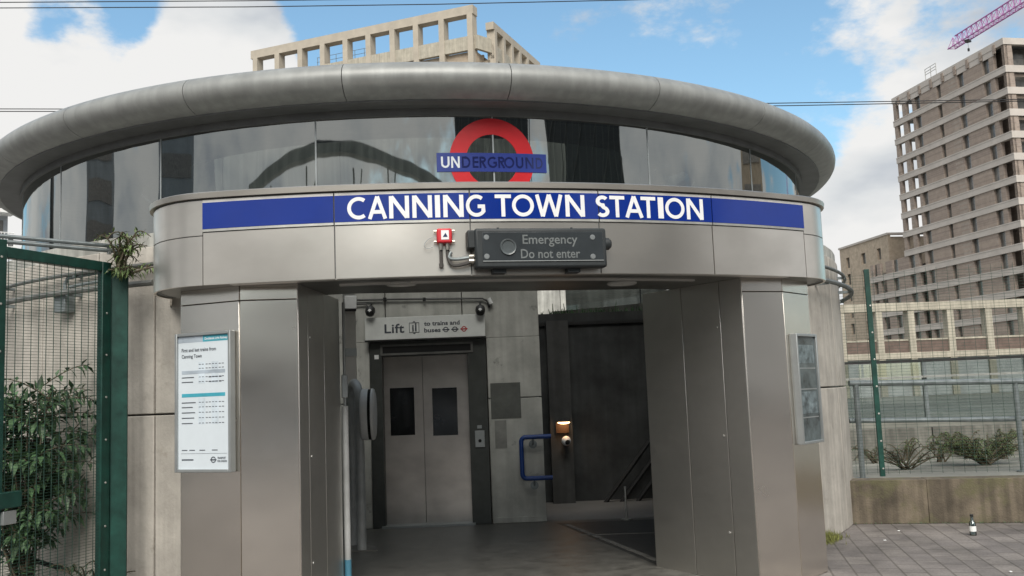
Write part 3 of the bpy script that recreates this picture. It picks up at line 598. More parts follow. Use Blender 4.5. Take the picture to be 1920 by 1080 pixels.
for dx in (-.028, .022):
    mb = MB(); mb.tube([ac+au*dx-ZV*.055, ac+au*dx-ZV*.105], [.017, .014], 8); mb.build('gland', m_brass, al)
b0 = ac-an*.01
mb = MB(); mb.tube([b0-au*.028-ZV*.10, b0-au*.028-ZV*.22], .013, 8); mb.tube([b0-au*.028-ZV*.205, b0-au*.028-ZV*.235], .017, 8); mb.build('capped_hose', m_hose, al)
inlet = hc-eu*hw
def bez(p, n=14):
    return [((1-t)**3)*p[0]+3*((1-t)**2)*t*p[1]+3*(1-t)*t*t*p[2]+t**3*p[3] for t in [i/n for i in range(n+1)]]
mb = MB(); s = b0+au*.022-ZV*.10; e = inlet-ZV*.085-en*.03; mb.tube(bez([s, s-ZV*.16, e-au*.14-ZV*.04, e]), .014, 8); mb.build('lower_hose', m_hose, al)
mb = MB(); s = b0+au*.05-ZV*.13; e = inlet-ZV*.05-en*.03; mb.tube(bez([s+ZV*.01, s-au*.05-ZV*.05, e-au*.16-ZV*.03, e]), .014, 8); mb.build('upper_hose', m_gpost, al)
for dz in (.05, .085): mb = MB(); mb.tube([inlet-ZV*dz-en*.03-au*.035, inlet-ZV*dz-en*.03+au*.012], .019, 8); mb.build('gland', m_brass, al)
mb = MB(); s = ac-au*.07+ZV*.0; mb.tube(bez([s, s-au*.10-ZV*.02, s-au*.11-ZV*.12, s-au*.02-ZV*.08]), .003, 5); mb.build('chain', m_alu, al)

# ------------------------------------------------------------------ lift doors and everything on the lift wall
ld = thing('lift_doors', 'closed two leaf stainless steel lift doors with small dark windows', 'lift', tuple(wp(0, 0)))
dx0, dx1, dm = lwp(722, 900)[0], lwp(884, 900)[0], lwp(796, 880)[0]; dz0, dz1 = .03, lwp(795, 667)[1]; fz1 = ftop-.003
mb = MB(); wbox(mb, fx0, dx0, 0.006, fz1, .05, -.2); wbox(mb, dx1, fx1, .006, fz1, .05, -.2); wbox(mb, dx0, dx1, dz1, fz1, .048, -.2); mb.build('frame', m_lframe, ld, bevel=.004)
mb = MB(); wbox(mb, dx0-.02, dx1+.02, 0, dz1+.02, -.19, -.24); mb.build('shaft_backing', m_black, ld)
for a, b, wa, wb in ((dx0+.002, dm-.003, 730, 776), (dm+.003, dx1-.002, 810, 857)):
    s0_, s1_ = lwp(wa, 770)[0], lwp(wb, 770)[0]; z0_, z1_ = lwp((wa+wb)/2, 817)[1], lwp((wa+wb)/2, 727)[1]
    mb = MB(); D0, D1 = -.10, -.14
    wbox(mb, a, s0_, dz0, dz1+.005, D0, D1); wbox(mb, s1_, b, dz0, dz1+.005, D0, D1); wbox(mb, s0_, s1_, dz0, z0_, D0, D1); wbox(mb, s0_, s1_, z1_, dz1+.005, D0, D1)
    lf = mb.build('door_leaf', m_lift, ld); mb = MB(); wbox(mb, s0_, s1_, z0_, z1_, D0-.012, D1+.004); mb.build('vision_panel', m_lwin, lf)
mb = MB(); wbox(mb, dx0-.04, dx1+.04, .006, .03, .12, -.14); mb.build('sill', m_alu, ld)
s0_, s1_ = lwp(714, 655)[0], lwp(887, 655)[0]; zA, zB = lwp(800, 664)[1], lwp(800, 644)[1]
mb = MB(); wbox(mb, s0_, s1_, zA, zB, .06, .045); ind = mb.build('indicator', mat('indicator_frame', (.2, .2, .19), .4, metal=.5), ld); mb = MB(); wbox(mb, s0_+.03, s1_-.03, zA+.028, zB-.028, .0625, .05); mb.build('display', m_black, ind)
s0_, s1_ = lwp(891, 820)[0], lwp(909, 820)[0]; mb = MB(); wbox(mb, s0_, s1_, lwp(900, 838)[1], lwp(900, 807)[1], .066, .045); cp_ = mb.build('call_panel', m_alu, ld, bevel=.003)
sc = (s0_+s1_)/2; zc_ = lwp(900, 826)[1]; mb = MB(); mb.lathe([(0, .006), (.022, .006), (.022, 0)], wp(sc, zc_, .066), 16, LN3.to_track_quat('Z', 'Y').to_matrix()); mb.build('button', m_black, cp_)
mb = MB(); wbox(mb, sc-.03, sc+.03, lwp(900, 803)[1], lwp(900, 797)[1], .058, .045); mb.build('key_switch', m_alu, ld)
mb = MB(); wbox(mb, lwp(703, 670)[0], lwp(711, 670)[0], lwp(706, 674)[1], lwp(706, 666)[1], .056, .045); mb.build('arrival_light', m_gwht, ld)

ls = thing('lift_sign', 'white panel reading Lift to trains and buses above the lift doors', 'sign', tuple(lw(797, 615)))
A_ = lwp(687, 634); B_ = lwp(909, 593); zs0, zs1 = lwp(797, 634)[1]-.01, lwp(797, 594)[1]; d_ = .12
mb = MB(); wbox(mb, A_[0], B_[0], zs0, zs1, d_, d_-.06); mb.build('panel', mat('sign_off_white', (.84, .86, .83), .35, var=.05), ls, bevel=.004)
mb = MB(); wbox(mb, A_[0]-.006, B_[0]+.006, zs0-.018, zs0-.001, d_+.004, d_-.065); mb.build('lower_edge', m_metal, ls)
for s in (A_[0]+.1, B_[0]-.1): mb = MB(); wbox(mb, s-.03, s+.03, zs0+.03, zs1-.03, d_-.058, .0); mb.build('wall_bracket', m_metal, ls)
def lsx(x, y):
    P = onplane(x, y, tuple(wp(0, 0, d_)), tuple(LN3)); return (P-wp(0, 0)).dot(LU3), P.z
def wfx(s, z, d=d_+.002): return lambda x, y: wp(s+x, z+y, d)
sH = zs1-zs0
a0_, a1_ = lsx(721, 620)[0], lsx(758, 620)[0]; zb = zs0+sH*.30
mb = text_mesh('Lift', sH*.56, wfx(a0_, zb), .003, 1.05, a1_-a0_); mb.build('lettering', m_ptext, ls, fix=False)
for s, x0, x1, zz in (('to trains and', 795, 862, .57), ('buses', 795, 826, .27)):
    a0_, a1_ = lsx(x0, 610)[0], lsx(x1, 610)[0]; mb = text_mesh(s, sH*.27, wfx(a0_, zs0+sH*zz), .002, 1.0, a1_-a0_); mb.build('lettering', m_ptext, ls, fix=False)
q0, q1 = lsx(767, 613)[0], lsx(786, 613)[0]; qh = q1-q0; zq = zs0+sH*.5
mb = MB()
for a, b, c, d in ((q0, q1, zq+qh/2-.007, zq+qh/2), (q0, q1, zq-qh/2, zq-qh/2+.007), (q0, q0+.007, zq-qh/2, zq+qh/2), (q1-.007, q1, zq-qh/2, zq+qh/2)): wbox(mb, a, b, c, d, d_+.003, d_)
for sx, h in ((.38, .45), (.66, .62)):
    s = q0+qh*sx; wbox(mb, s-.010, s+.010, zq-qh*.38, zq-qh*.38+qh*h, d_+.003, d_); mb.lathe([(0, .0025), (.011, .0025), (.011, 0)], wp(s, zq-qh*.38+qh*h+.014, d_), 10, LN3.to_track_quat('Z', 'Y').to_matrix())
for sg_ in (-1, 1):
    f = [mb.bm.verts.new(wp((q0+q1)/2+x, zq+sg_*(qh/2+.006+y), d_+.003)) for x, y in ((-.022, 0), (.022, 0), (0, .014))]; mb.bm.faces.new(f)
mb.build('lift_pictogram', m_ptext, ls)
for k, x in enumerate((836, 853, 870)):
    s = lsx(x, 618)[0]; z = zs0+sH*.36; mb = MB(); n = 20; r0, r1 = .036, .025
    vo = [mb.bm.verts.new(wp(s+r0*math.cos(2*math.pi*i/n), z+r0*math.sin(2*math.pi*i/n), d_+.002)) for i in range(n)]; vi = [mb.bm.verts.new(wp(s+r1*math.cos(2*math.pi*i/n), z+r1*math.sin(2*math.pi*i/n), d_+.002)) for i in range(n)]
    for i in range(n): mb.bm.faces.new((vo[i], vo[(i+1) % n], vi[(i+1) % n], vi[i]))
    wbox(mb, s-.048, s+.048, z-.007, z+.007, d_+.0035, d_+.001); mb.build('small_roundel', m_red if k == 2 else m_ptext, ls)
for x, y, lab in ((697, 586, 'dark dome spotlight over the left end of the lift sign'), (901, 584, 'dark dome spotlight over the right end of the lift sign')):
    P = lw(x, y, .16); t = thing('spotlight', lab, 'lamp', tuple(P)); t['group'] = 'spotlights over the lift sign'
    mb = MB(); mb.lathe([(0, .075), (.04, .07), (.062, .045), (.068, .0), (.055, -.045), (.035, -.06), (0, -.062)], P, 20, (ZV*.4+LN3*-.3).to_track_quat('Z', 'Y').to_matrix()); mb.build('shade', m_metal, t)
    mb = MB(); mb.tube([P+ZV*.04, P+ZV*.09-LN3*.05, P+ZV*.11-LN3*.16], .014, 7); mb.build('arm', m_metal, t)
    mb = MB(); mb.lathe([(0, .012), (.026, 0)], P+LN3*.062, 12, LN3.to_track_quat('Z', 'Y').to_matrix()); mb.build('lens', m_gwht, t)
cdt = thing('wall_conduit', 'thin conduit running above the lift sign to a small pale elbow', 'conduit', tuple(lw(800, 563)))
mb = MB(); mb.tube([lw(668, 563, .03), lw(780, 561, .03), lw(905, 560, .03), lw(914, 565, .03), lw(917, 577, .03)], .013, 8); mb.build('pipe', m_metal, cdt)
mb = MB(); mb.tube([lw(668, 571, .03), lw(686, 570, .03), lw(694, 580, .05)], .010, 8); mb.build('branch_pipe', m_metal, cdt)
for x in (722, 796): mb = MB(); s, z = lwp(x, 562); wbox(mb, s-.02, s+.02, z-.02, z+.025, .05, 0); mb.build('clip', m_metal, cdt)
mb = MB(); mb.tube([lw(916, 560, .04), lw(921, 570, .04)], .03, 8); mb.build('elbow', m_gwht, cdt)

# ------------------------------------------------------------------ left inside: duct, white box, hoop with disc, pole
Yd = -2.2; PN = (0, 1, 0)
def atY(x, y, Y): return onplane(x, y, (0, Y, 0), PN)
jb = thing('junction_box', 'white square junction box at the top of the left inner wall', 'box', tuple(atY(656, 567, Yd)))
a, b = atY(646, 580, Yd), atY(668, 555, Yd); mb = MB(); mb.box(((a.x+b.x)/2, Yd, (a.z+b.z)/2), (b.x-a.x, .1, b.z-a.z)); mb.build('box', m_gwht, jb, bevel=.008)
mb = MB(); mb.box(((a.x+b.x)/2, Yd, a.z-.012), (b.x-a.x-.01, .09, .02)); mb.build('base', m_black, jb)
du = thing('cable_duct', 'grey steel duct rising up the left inner wall', 'duct', tuple(fl(658, 1000)))
a, b = atY(647, 800, Yd+.1), atY(671, 800, Yd+.1); mb = MB(); mb.box(((a.x+b.x)/2, Yd+.15, 1.5), (b.x-a.x, .12, 3.0)); mb.build('duct', m_dsteel, du, bevel=.005)
mb = MB(); z = atY(658, 660, Yd).z; mb.box(((a.x+b.x)/2, Yd+.085, z), (b.x-a.x+.01, .012, .10)); mb.build('strap', m_alu, du)
bP = fl(679, 1033); hoop = thing('steel_hoop', 'grey inverted U steel hoop bolted to a floor plate', 'barrier', tuple(bP))
back = fl(660, 1015); ztop = onplane(676, 716, tuple(bP), (0, 1, 0)).z
dirb = Vector((back.x-bP.x, .42, 0))
pts = [bP]; 
for t in [i/12 for i in range(13)]:
    a_ = math.pi*t; pts.append(bP+dirb*((1-math.cos(a_))/2)+ZV*(ztop-.21+.2*math.sin(a_)))
pts.append(bP+dirb)
mb = MB(); mb.tube(pts, .052, 14); mb.build('tube', m_hoop, hoop)
mb = MB(); mb.box(bP+dirb/2+Vector((.02, 0, .01)), (.36, .62, .012), 0); mb.build('floor_plate', m_strip, hoop)
dc = atY(690, 777, bP.y-.02); disc = thing('disc_sign', 'thick round white disc seen edge on beside the steel hoop', 'sign', tuple(dc))
rdc = (atY(690, 728, bP.y).z-atY(690, 825, bP.y).z)/2; axd = Vector((.99, -.14, 0)).normalized(); AXD = axd.to_track_quat('Z', 'Y').to_matrix()
mb = MB(); mb.lathe([(0, -.075), (rdc-.03, -.075), (rdc-.006, -.06), (rdc, -.035), (rdc, .012)], dc, 40, AXD); mb.build('rear_shell', m_gwht, disc)
mb = MB(); mb.lathe([(rdc-.008, .005), (rdc-.008, .05)], dc, 40, AXD); mb.build('seam', m_black, disc)
mb = MB(); mb.lathe([(rdc, .044), (rdc, .062), (rdc-.012, .076), (rdc-.04, .085), (0, .09)], dc, 40, AXD); mb.build('front_shell', m_gwht, disc)
mb = MB(); mb.tube([dc-axd*.07, dc-axd*.13], .03, 10); mb.build('mount', m_gpost, disc)
pp = Vector((-1.415, -5.13, 0)); po = thing('pole_with_blue_foot', 'slim white pole with a blue foot beside the left pier', 'pole', tuple(pp))
zw, zbl = atY(637, 762, pp.y).z, atY(638, 1050, pp.y).z
mb = MB(); mb.tube([pp+ZV*zbl, pp+ZV*zw], .029, 12); mb.build('white_sleeve', mat('pole_off_white', (.5, .51, .5), .45, var=.1), po)
mb = MB(); mb.tube([pp+ZV*.006, pp+ZV*zbl], .0315, 12); mb.build('blue_foot', m_lblue, po)
mb = MB(); mb.tube([pp+ZV*zw, pp+ZV*2.58], .013, 8); mb.build('conduit', m_alu, po)
mb = MB(); mb.box(pp+ZV*(zw+.18), (.055, .05, .21)); mb.build('switch_box', m_alu, po, bevel=.006)

# ------------------------------------------------------------------ blue rail, lit lamp, dome camera
bh = thing('blue_handrail', 'bright blue tubular rail bracketed to the lift wall corner', 'handrail', tuple(lw(978, 850)))
d = .10; zt_, zb_ = lwp(990, 819)[1], lwp(990, 896)[1]; s0 = lwp(978, 855)[0]; s1 = lwp(1034, 855)[0]; rc = .06
pts = [wp(s1, zt_, d)]
for i in range(7): a = R_(90+15*i); pts.append(wp(s0+rc+rc*math.cos(a), zt_-rc+rc*math.sin(a), d))
for i in range(7): a = R_(180+15*i); pts.append(wp(s0+rc+rc*math.cos(a), zb_+rc+rc*math.sin(a), d))
pts.append(wp(s1, zb_, d)); mb = MB(); mb.tube(pts, .030, 12); mb.build('rail', m_hand, bh)
for z in (zt_, zb_):
    s = lwp(1000, 855)[0]; mb = MB(); mb.tube([wp(s, z, d), wp(s, z-.09, .08), wp(s, z-.10, 0)], .012, 8); mb.lathe([(0, .008), (.055, .006), (.055, 0)], wp(s, z-.10, 0), 16, LN3.to_track_quat('Z', 'Y').to_matrix()); mb.build('bracket', m_gpost, bh)
lp = onplane(1057, 791, (PIL.x, PIL.y-.10, 0), (.2, .98, 0)); la = thing('wall_lamp', 'lit wall lamp glowing warm on the dark stair pillar', 'lamp', tuple(lp))
mb = MB(); mb.lathe([(0, .05), (.05, .045), (.10, .02), (.115, 0), (.105, .0), (.04, .03), (0, .033)], lp, 20); mb.build('shade', m_metal, la)
mb = MB(); mb.lathe([(0, .02), (.085, .012), (.095, -.012), (.05, -.026), (0, -.03)], lp-ZV*.004, 20); mb.build('bulb', m_lit, la)
mb = MB(); mb.box(lp+Vector((.0, .09, -.08)), (.20, .03, .18), R_(-11)); mb.build('back_plate', m_wood, la)
ll = bpy.data.lights.new('lamp_light', 'POINT'); ll.energy = .3; ll.color = (1, .5, .22); ll.shadow_soft_size = .06; lo = bpy.data.objects.new('lamp_light', ll); C.objects.link(lo); lo.location = lp-ZV*.09-Vector((0, .05, 0)); lo.parent = la; lo.matrix_parent_inverse = Matrix.Translation(-lp)
cp2 = onplane(1062, 827, (PIL.x, PIL.y-.12, 0), (.2, .98, 0)); cm = thing('dome_camera', 'small white dome camera below the lit lamp', 'camera', tuple(cp2))
mb = MB(); mb.lathe([(0, .07), (.045, .055), (.07, .02), (.075, -.02), (.06, -.05)], cp2, 18, Vector((.1, -.9, -.3)).to_track_quat('Z', 'Y').to_matrix()); mb.build('shell', m_gwht, cm)
mb = MB(); mb.lathe([(0, .02), (.03, .012), (.042, -.01)], cp2+Vector((.005, -.06, -.02)), 14, Vector((.1, -.9, -.3)).to_track_quat('Z', 'Y').to_matrix()); mb.build('lens', m_black, cm)
mb = MB(); mb.box(cp2+Vector((.015, .07, 0)), (.06, .1, .06)); mb.build('mount', m_metal, cm)

# ------------------------------------------------------------------ poster cases on the piers
def case(s, z0, z1, lab, lit):
    P0, P1, P2, P3 = PIER[s]; a, b = Vector((s*P3.x, P3.y)), Vector((s*P2.x, P2.y))
    if s > 0: a, b = b, a
    u = (b-a).normalized(); n = Vector((u.y, -u.x)); L = (b-a).length; u3, n3 = Vector((u.x, u.y, 0)), Vector((n.x, n.y, 0)); o = Vector((a.x, a.y, 0))
    AX = Matrix((u3, -n3, ZV)).transposed()
    if s < 0: u0, u1 = .005, L-.035
    else: u0, u1 = .07, L-.04
    t = thing('timetable_case', lab, 'notice case', tuple(o+u3*(u0+u1)/2+n3*.02+ZV*z0))
    def bx(mb, ua, ub, za, zb, d0, d1): return mb.box(o+u3*((ua+ub)/2)+ZV*((za+zb)/2)+n3*((d0+d1)/2), (ub-ua, d1-d0, zb-za), ax=AX)
    fw = .024
    mb = MB(); bx(mb, u0, u0+fw, z0, z1, .012, .07); bx(mb, u1-fw, u1, z0, z1, .012, .07); bx(mb, u0+fw, u1-fw, z1-fw, z1, .012, .07); bx(mb, u0+fw, u1-fw, z0, z0+fw, .012, .07); mb.build('frame', m_alu, t, bevel=.004)
    mb = MB(); bx(mb, u0+.01, u1-.01, z0+.01, z1-.01, .0, .03); mb.build('back_box', m_alu, t)
    p0, p1, q0, q1 = u0+fw, u1-fw, z0+fw, z1-fw; W_, H2 = p1-p0, q1-q0
    mb = MB(); bx(mb, p0, p1, q0, q1, .03, .052); po_ = mb.build('poster', m_poster if lit else m_pdark, t)
    D_ = .0525
    def R(x0, x1, y0, y1, mt, nm, d=0.0): mb = MB(); bx(mb, p0+W_*x0, p0+W_*x1, q1-H2*y1, q1-H2*y0, D_-.002, D_+.0006+d); return mb.build(nm, mt, po_)
    def T(s_, x, y, h, wd, mt, nm='lettering', off=.0005): mb = text_mesh(s_, H2*h/.7, lambda a_, b_: o+u3*(p0+W_*x+a_)+ZV*(q1-H2*y+b_)+n3*(D_+.0022), off, 1.0, W_*wd); return mb.build(nm, mt, po_, fix=False)
    if not lit:
        for y in (.30, .50, .77): R(.06, .94, y, y+.012, m_alu, 'shelf_strip')
        R(.08, .9, .08, .26, mat('faded_notice', (.16, .20, .215), .3, var=.4, nscale=14), 'faded_notice'); R(.1, .9, .53, .74, bpy.data.materials['faded_notice'], 'faded_notice')
        return t
    R(0, .49, 0, .048, m_pgrey, 'header'); R(.49, 1, 0, .048, m_teal, 'header'); T('Docklands Light Railway', .53, .034, .018, .44, m_white)
    T('First and last trains from', .07, .118, .026, .68, m_ptext); T('Canning Town', .07, .165, .026, .40, m_ptext)
    R(.07, .92, .262, .288, m_pgrey, 'table_band'); R(.07, .92, .435, .462, m_teal, 'table_band')
    for x in (.40, .66): R(x, x+.13, .20, .36, m_plite, 'table_column', -.0002); R(x, x+.13, .47, .665, m_plite, 'table_column', -.0002)
    for y in (.215, .245, .31, .345, .50, .535, .575, .615, .655):
        rows = MB()
        for i, x in enumerate((.41, .47, .545, .605, .67, .73, .80, .86)):
            k = .016 if not (.3 < y < .35 and i in (3, 4, 5, 6)) else .03
            bx(rows, p0+W_*x, p0+W_*(x+k+.022), q1-H2*(y+.009 if k > .02 else y+.005), q1-H2*y, D_, D_+.0012)
        if y > .3: bx(rows, p0+W_*.07, p0+W_*rnd.uniform(.28, .38), q1-H2*(y+.007), q1-H2*y, D_, D_+.0012)
        rows.build('timetable_row', m_ptext, po_)
    rows = MB()
    for x in (.07, .22, .42, .66): bx(rows, p0+W_*x, p0+W_*(x+.11), q1-H2*.862, q1-H2*.856, D_, D_+.0012)
    bx(rows, p0+W_*.05, p0+W_*.95, q1-H2*.8845, q1-H2*.883, D_, D_+.001); bx(rows, p0+W_*.07, p0+W_*.30, q1-H2*.935, q1-H2*.925, D_, D_+.0012)
    rows.build('footer_marks', m_ptext, po_)
    c = o+u3*(p0+W_*.69)+ZV*(q1-H2*.93)+n3*(D_+.002); mb = MB(); r0, r1 = .024, .017; nn = 20
    vo = [mb.bm.verts.new(c+u3*r0*math.cos(2*math.pi*i/nn)+ZV*r0*math.sin(2*math.pi*i/nn)) for i in range(nn)]; vi = [mb.bm.verts.new(c+u3*r1*math.cos(2*math.pi*i/nn)+ZV*r1*math.sin(2*math.pi*i/nn)) for i in range(nn)]
    for i in range(nn): mb.bm.faces.new((vo[i], vo[(i+1) % nn], vi[(i+1) % nn], vi[i]))
    bx(mb, p0+W_*.69-.03, p0+W_*.69+.03, q1-H2*.93-.004, q1-H2*.93+.004, D_+.001, D_+.0028); mb.build('small_roundel', m_ptext, po_)
    T('TRANSPORT', .77, .924, .014, .16, m_ptext); T('FOR LONDON', .77, .947, .014, .18, m_ptext)
    return t
case(-1, 1.175, 2.255, 'white timetable poster in an aluminium case on the left pier', True)
case(1, 1.15, 2.115, 'dark glazed notice case on the right pier', False)

# ------------------------------------------------------------------ left: green mesh gate, post, electrics, plants
GA = dep(196, 492, 8.3); gz = GA.z; rB = ray(-2, 461); GB = CAM + rB*((gz-CAM.z)/rB.z)
ga, gb = GA.xy, GB.xy; gu = (gb-ga).normalized(); gl = (gb-ga).length; gn = Vector((-gu.y, gu.x)); gn = gn if gn.y < 0 else -gn
gt = thing('mesh_gate', 'dark green steel gate filled with fine wire mesh left of the entrance', 'gate', (ga.x, ga.y, 0))
def gs(mb, t0, t1, z0, z1, th, off=0): return mb.span(tuple(ga+gu*t0+gn*off), tuple(ga+gu*t1+gn*off), th, z0, z1)
mb = MB(); gs(mb, -.05, .05, .06, gz, .06); mb.build('stile', m_green, gt, bevel=.005)
mb = MB(); gs(mb, gl-.05, gl+.05, .06, gz+.05, .06); mb.build('stile', m_green, gt, bevel=.005)
mb = MB(); gs(mb, .052, gl-.052, gz-.085, gz, .055); mb.build('top_rail', m_green, gt, bevel=.005)
mb = MB(); gs(mb, .052, gl-.052, .06, .15, .055); mb.build('bottom_rail', m_green, gt, bevel=.005)
mb = MB(); k = 0
z = .16
while z < gz-.09: gs(mb, .03, gl-.03, z-.0014, z+.0014, .003, .012); z += .0235
t_ = .12
while t_ < gl-.06: gs(mb, t_-.0022, t_+.0022, .12, gz-.05, .004, .016); t_ += .074
mo = mb.build('mesh_panel', m_mesh, gt, fix=False)
for tt in (.0, gl):
    for i in range(8):
        z = .35+i*.36; mb = MB(); P = ga+gu*tt+gn*.031; mb.lathe([(0, .006), (.009, .004), (.01, 0)], (P.x, P.y, z), 8, Vector((gn.x, gn.y, 0)).to_track_quat('Z', 'Y').to_matrix()); mb.build('bolt', m_bolt, gt)
mb = MB(); gs(mb, gl-.19, gl+.02, .98, 1.10, .05, .05); lk_ = mb.build('lock_box', m_green, gt, bevel=.006)
mb = MB(); gs(mb, gl-.15, gl-.03, .86, .96, .03, .05); mb.build('hasp_plate', m_alu, gt, bevel=.004)
PA = dep(225, 505, 8.42); gp2 = thing('gate_post', 'broad dark green steel post between the gate and the drum wall', 'post', (PA.x, PA.y, 0))
ang = math.atan2(gu.y, gu.x)
mb = MB(); mb.box((PA.x, PA.y, PA.z/2), (.14, .10, PA.z), R_(8)); mb.build('post', m_green, gp2, bevel=.006)
mb = MB(); q = dep(206.5, 700, 8.36); mb.box((q.x, q.y, 1.72), (.022, .03, 2.2), R_(8)); mb.build('pale_gap_strip', m_alu, gp2)  # pale strip added where the gap between stile and post shows white
for i in range(6):
    z = .5+i*.45; mb = MB(); mb.lathe([(0, .006), (.009, .004), (.01, 0)], (PA.x-.055, PA.y-.052, z), 8, Matrix.Rotation(R_(90), 3, 'X')); mb.build('bolt', m_bolt, gp2)
# two straight rails over the gate
tr = thing('overhead_rail', 'pair of grey pipes passing over the top of the mesh gate', 'pipe', tuple(dep(120, 452, 8.9)))
for (a, b) in (((-60, 437), (240, 464)), ((-60, 447), (238, 473))):
    mb = MB(); mb.tube([dep(*a, 7.7), dep(*b, 8.5)], .018, 8); mb.build('pipe', m_gpost, tr)
for x, y in ((20, 448), (205, 464)): mb = MB(); P = dep(x, y, 7.7+.8*(x+60)/300); mb.tube([P-ZV*.06, P+ZV*.03], .02, 6); mb.build('clamp', m_alu, tr)
mb = MB(); P = dep(222, 470, 8.44); mb.tube([P-ZV*.0, Vector((P.x, P.y, PA.z-.05))], .02, 6); mb.build('support', m_gpost, tr)
eb_ = thing('electrical_box', 'small grey conduit box on the drum wall behind the gate mesh', 'box', tuple(oncyl(121, 570, RW)))
P = oncyl(121, 570, RW+.06); a_ = math.atan2(P.x, -P.y); mb = MB(); mb.box(P, (.17, .11, .17), a_); mb.build('box', m_gpost, eb_, bevel=.01)
mb = MB(); mb.tube([oncyl(122, 552, RW+.05), oncyl(122, 533, RW+.05), oncyl(127, 522, RW+.05), oncyl(140, 519, RW+.05), oncyl(190, 510, RW+.05)], .018, 8); mb.build('conduit', m_gpost, eb_)
mb = MB(); mb.tube([oncyl(132, 538, RW+.05), oncyl(150, 534, RW+.05), oncyl(190, 527, RW+.05)], .016, 8); mb.build('conduit', m_gpost, eb_)
gpi = thing('ground_pipe', 'dark pipe lying along the foot of the wall behind the gate', 'pipe', tuple(dep(60, 1050, 8.9)))
mb = MB(); mb.tube([dep(-40, 1028, 8.75), dep(60, 1050, 8.85), dep(160, 1078, 8.95)], .022, 8); gpi2 = mb.build('pipe', m_dark, gpi)
mb = MB(); P = dep(60, 1050, 8.85); mb.tube([P, Vector((P.x, P.y, 0))], .02, 6); mb.build('stand', m_dark, gpi)

def leaf(bm, p, d, L, wd, up, rr):
    d = d.normalized(); s = d.cross(up)
    if s.length < .05: s = d.cross(Vector((1, 0, 0)))
    s.normalize(); nrm = s.cross(d)
    droop = -up*L*rr.uniform(.05, .3)
    a = bm.verts.new(p); m1 = p+d*L*.42+droop*.25+nrm*L*.02
    l = bm.verts.new(m1+s*wd/2+nrm*wd*.18); r = bm.verts.new(m1-s*wd/2+nrm*wd*.18); c = bm.verts.new(m1); tip = bm.verts.new(p+d*L+droop)
    bm.faces.new((a, l, c)); bm.faces.new((a, c, r)); bm.faces.new((l, tip, c)); bm.faces.new((c, tip, r))
def shrub(name, lab, cat, base, stems, leafL, leafW, mt, seed, nl=26, sub=3, spread=.5, lean=(0, 0), group=None, bare=.25):
    rr = random.Random(seed); t = thing(name, lab, cat, tuple(base), group); sm, lf = MB(), MB()
    for k in range(stems):
        h = spread[1]*rr.uniform(.55, 1); az = rr.uniform(0, 2*math.pi); out = spread[0]*rr.uniform(.2, 1)
        p0 = Vector(base)+Vector((rr.uniform(-.06, .06), rr.uniform(-.06, .06), 0)); top = p0+Vector((math.cos(az)*out+lean[0]*h, math.sin(az)*out*.55+lean[1]*h, h))
        mid = p0.lerp(top, .5)+Vector((0, 0, h*.14)); tip = top+Vector((math.cos(az)*.12, math.sin(az)*.08, -.06*h))
        pts = bez([p0, mid, top, tip], 12); sm.tube(pts, [.011*(1-.8*i/12)+.002 for i in range(13)], 5)
        branches = [(pts, bare)]
        for j in range(sub):
            q = pts[rr.randint(3, 10)]; a2 = rr.uniform(0, 2*math.pi); L = h*rr.uniform(.16, .36); e = q+Vector((math.cos(a2)*L, math.sin(a2)*L*.6, L*rr.uniform(.1, .8)))
            bp = bez([q, q.lerp(e, .4)+Vector((0, 0, .06)), e, e+Vector((math.cos(a2)*.07, 0, -.06))], 7); sm.tube(bp, [.006*(1-.8*i/7)+.0015 for i in range(8)], 4); branches.append((bp, .1))
        for bp, b0 in branches:
            n = nl if bp is pts else nl*2//3
            for i in range(n):
                f = b0+(1-b0)*i/n; j = min(len(bp)-2, int(f*(len(bp)-1))); q = bp[j].lerp(bp[j+1], f*(len(bp)-1)-j); ax = (bp[j+1]-bp[j]).normalized()
                a3 = i*2.4+rr.uniform(-.5, .5); o = ax.orthogonal().normalized(); o = Matrix.Rotation(a3, 3, ax) @ o
                d = (o+ax*rr.uniform(.2, .9)+Vector((0, 0, rr.uniform(-.5, .1)))).normalized(); k2 = rr.uniform(.6, 1.15)*(1.0-.35*f)
                leaf(lf.bm, q, d, leafL*k2, leafW*k2, ZV, rr)
    sm.build('stems', m_stem, t); lf.build('leaves', mt, t, fix=False); return t
bs = dep(48, 1075, 8.45); bs.z = 0
shrub('shrub', 'leafy dark green shrub pressed behind the mesh gate', 'shrub', bs, 24, .175, .066, m_leafd, 11, 30, 6, (.62, 2.1), (-.03, .0), bare=.06)
q = dep(170, 1075, 8.3); q.z = 0
shrub('shrub', 'low ferny shrub at the foot of the green gate post', 'shrub', q, 10, .06, .012, m_leaf, 5, 20, 2, (.28, .42))
q = dep(228, 508, 8.35)
shrub('climbing_plant', 'pale green plant sprouting from the top of the green gate post', 'plant', q, 9, .075, .020, m_leafp, 8, 20, 2, (.17, .36), bare=.05)
q = dep(236, 515, 8.3)
shrub('climbing_plant', 'drooping spray of narrow leaves hanging below the plant on the post', 'plant', q, 8, .11, .022, m_leafp, 21, 12, 1, (.17, .08), (.6, 0), bare=.05)

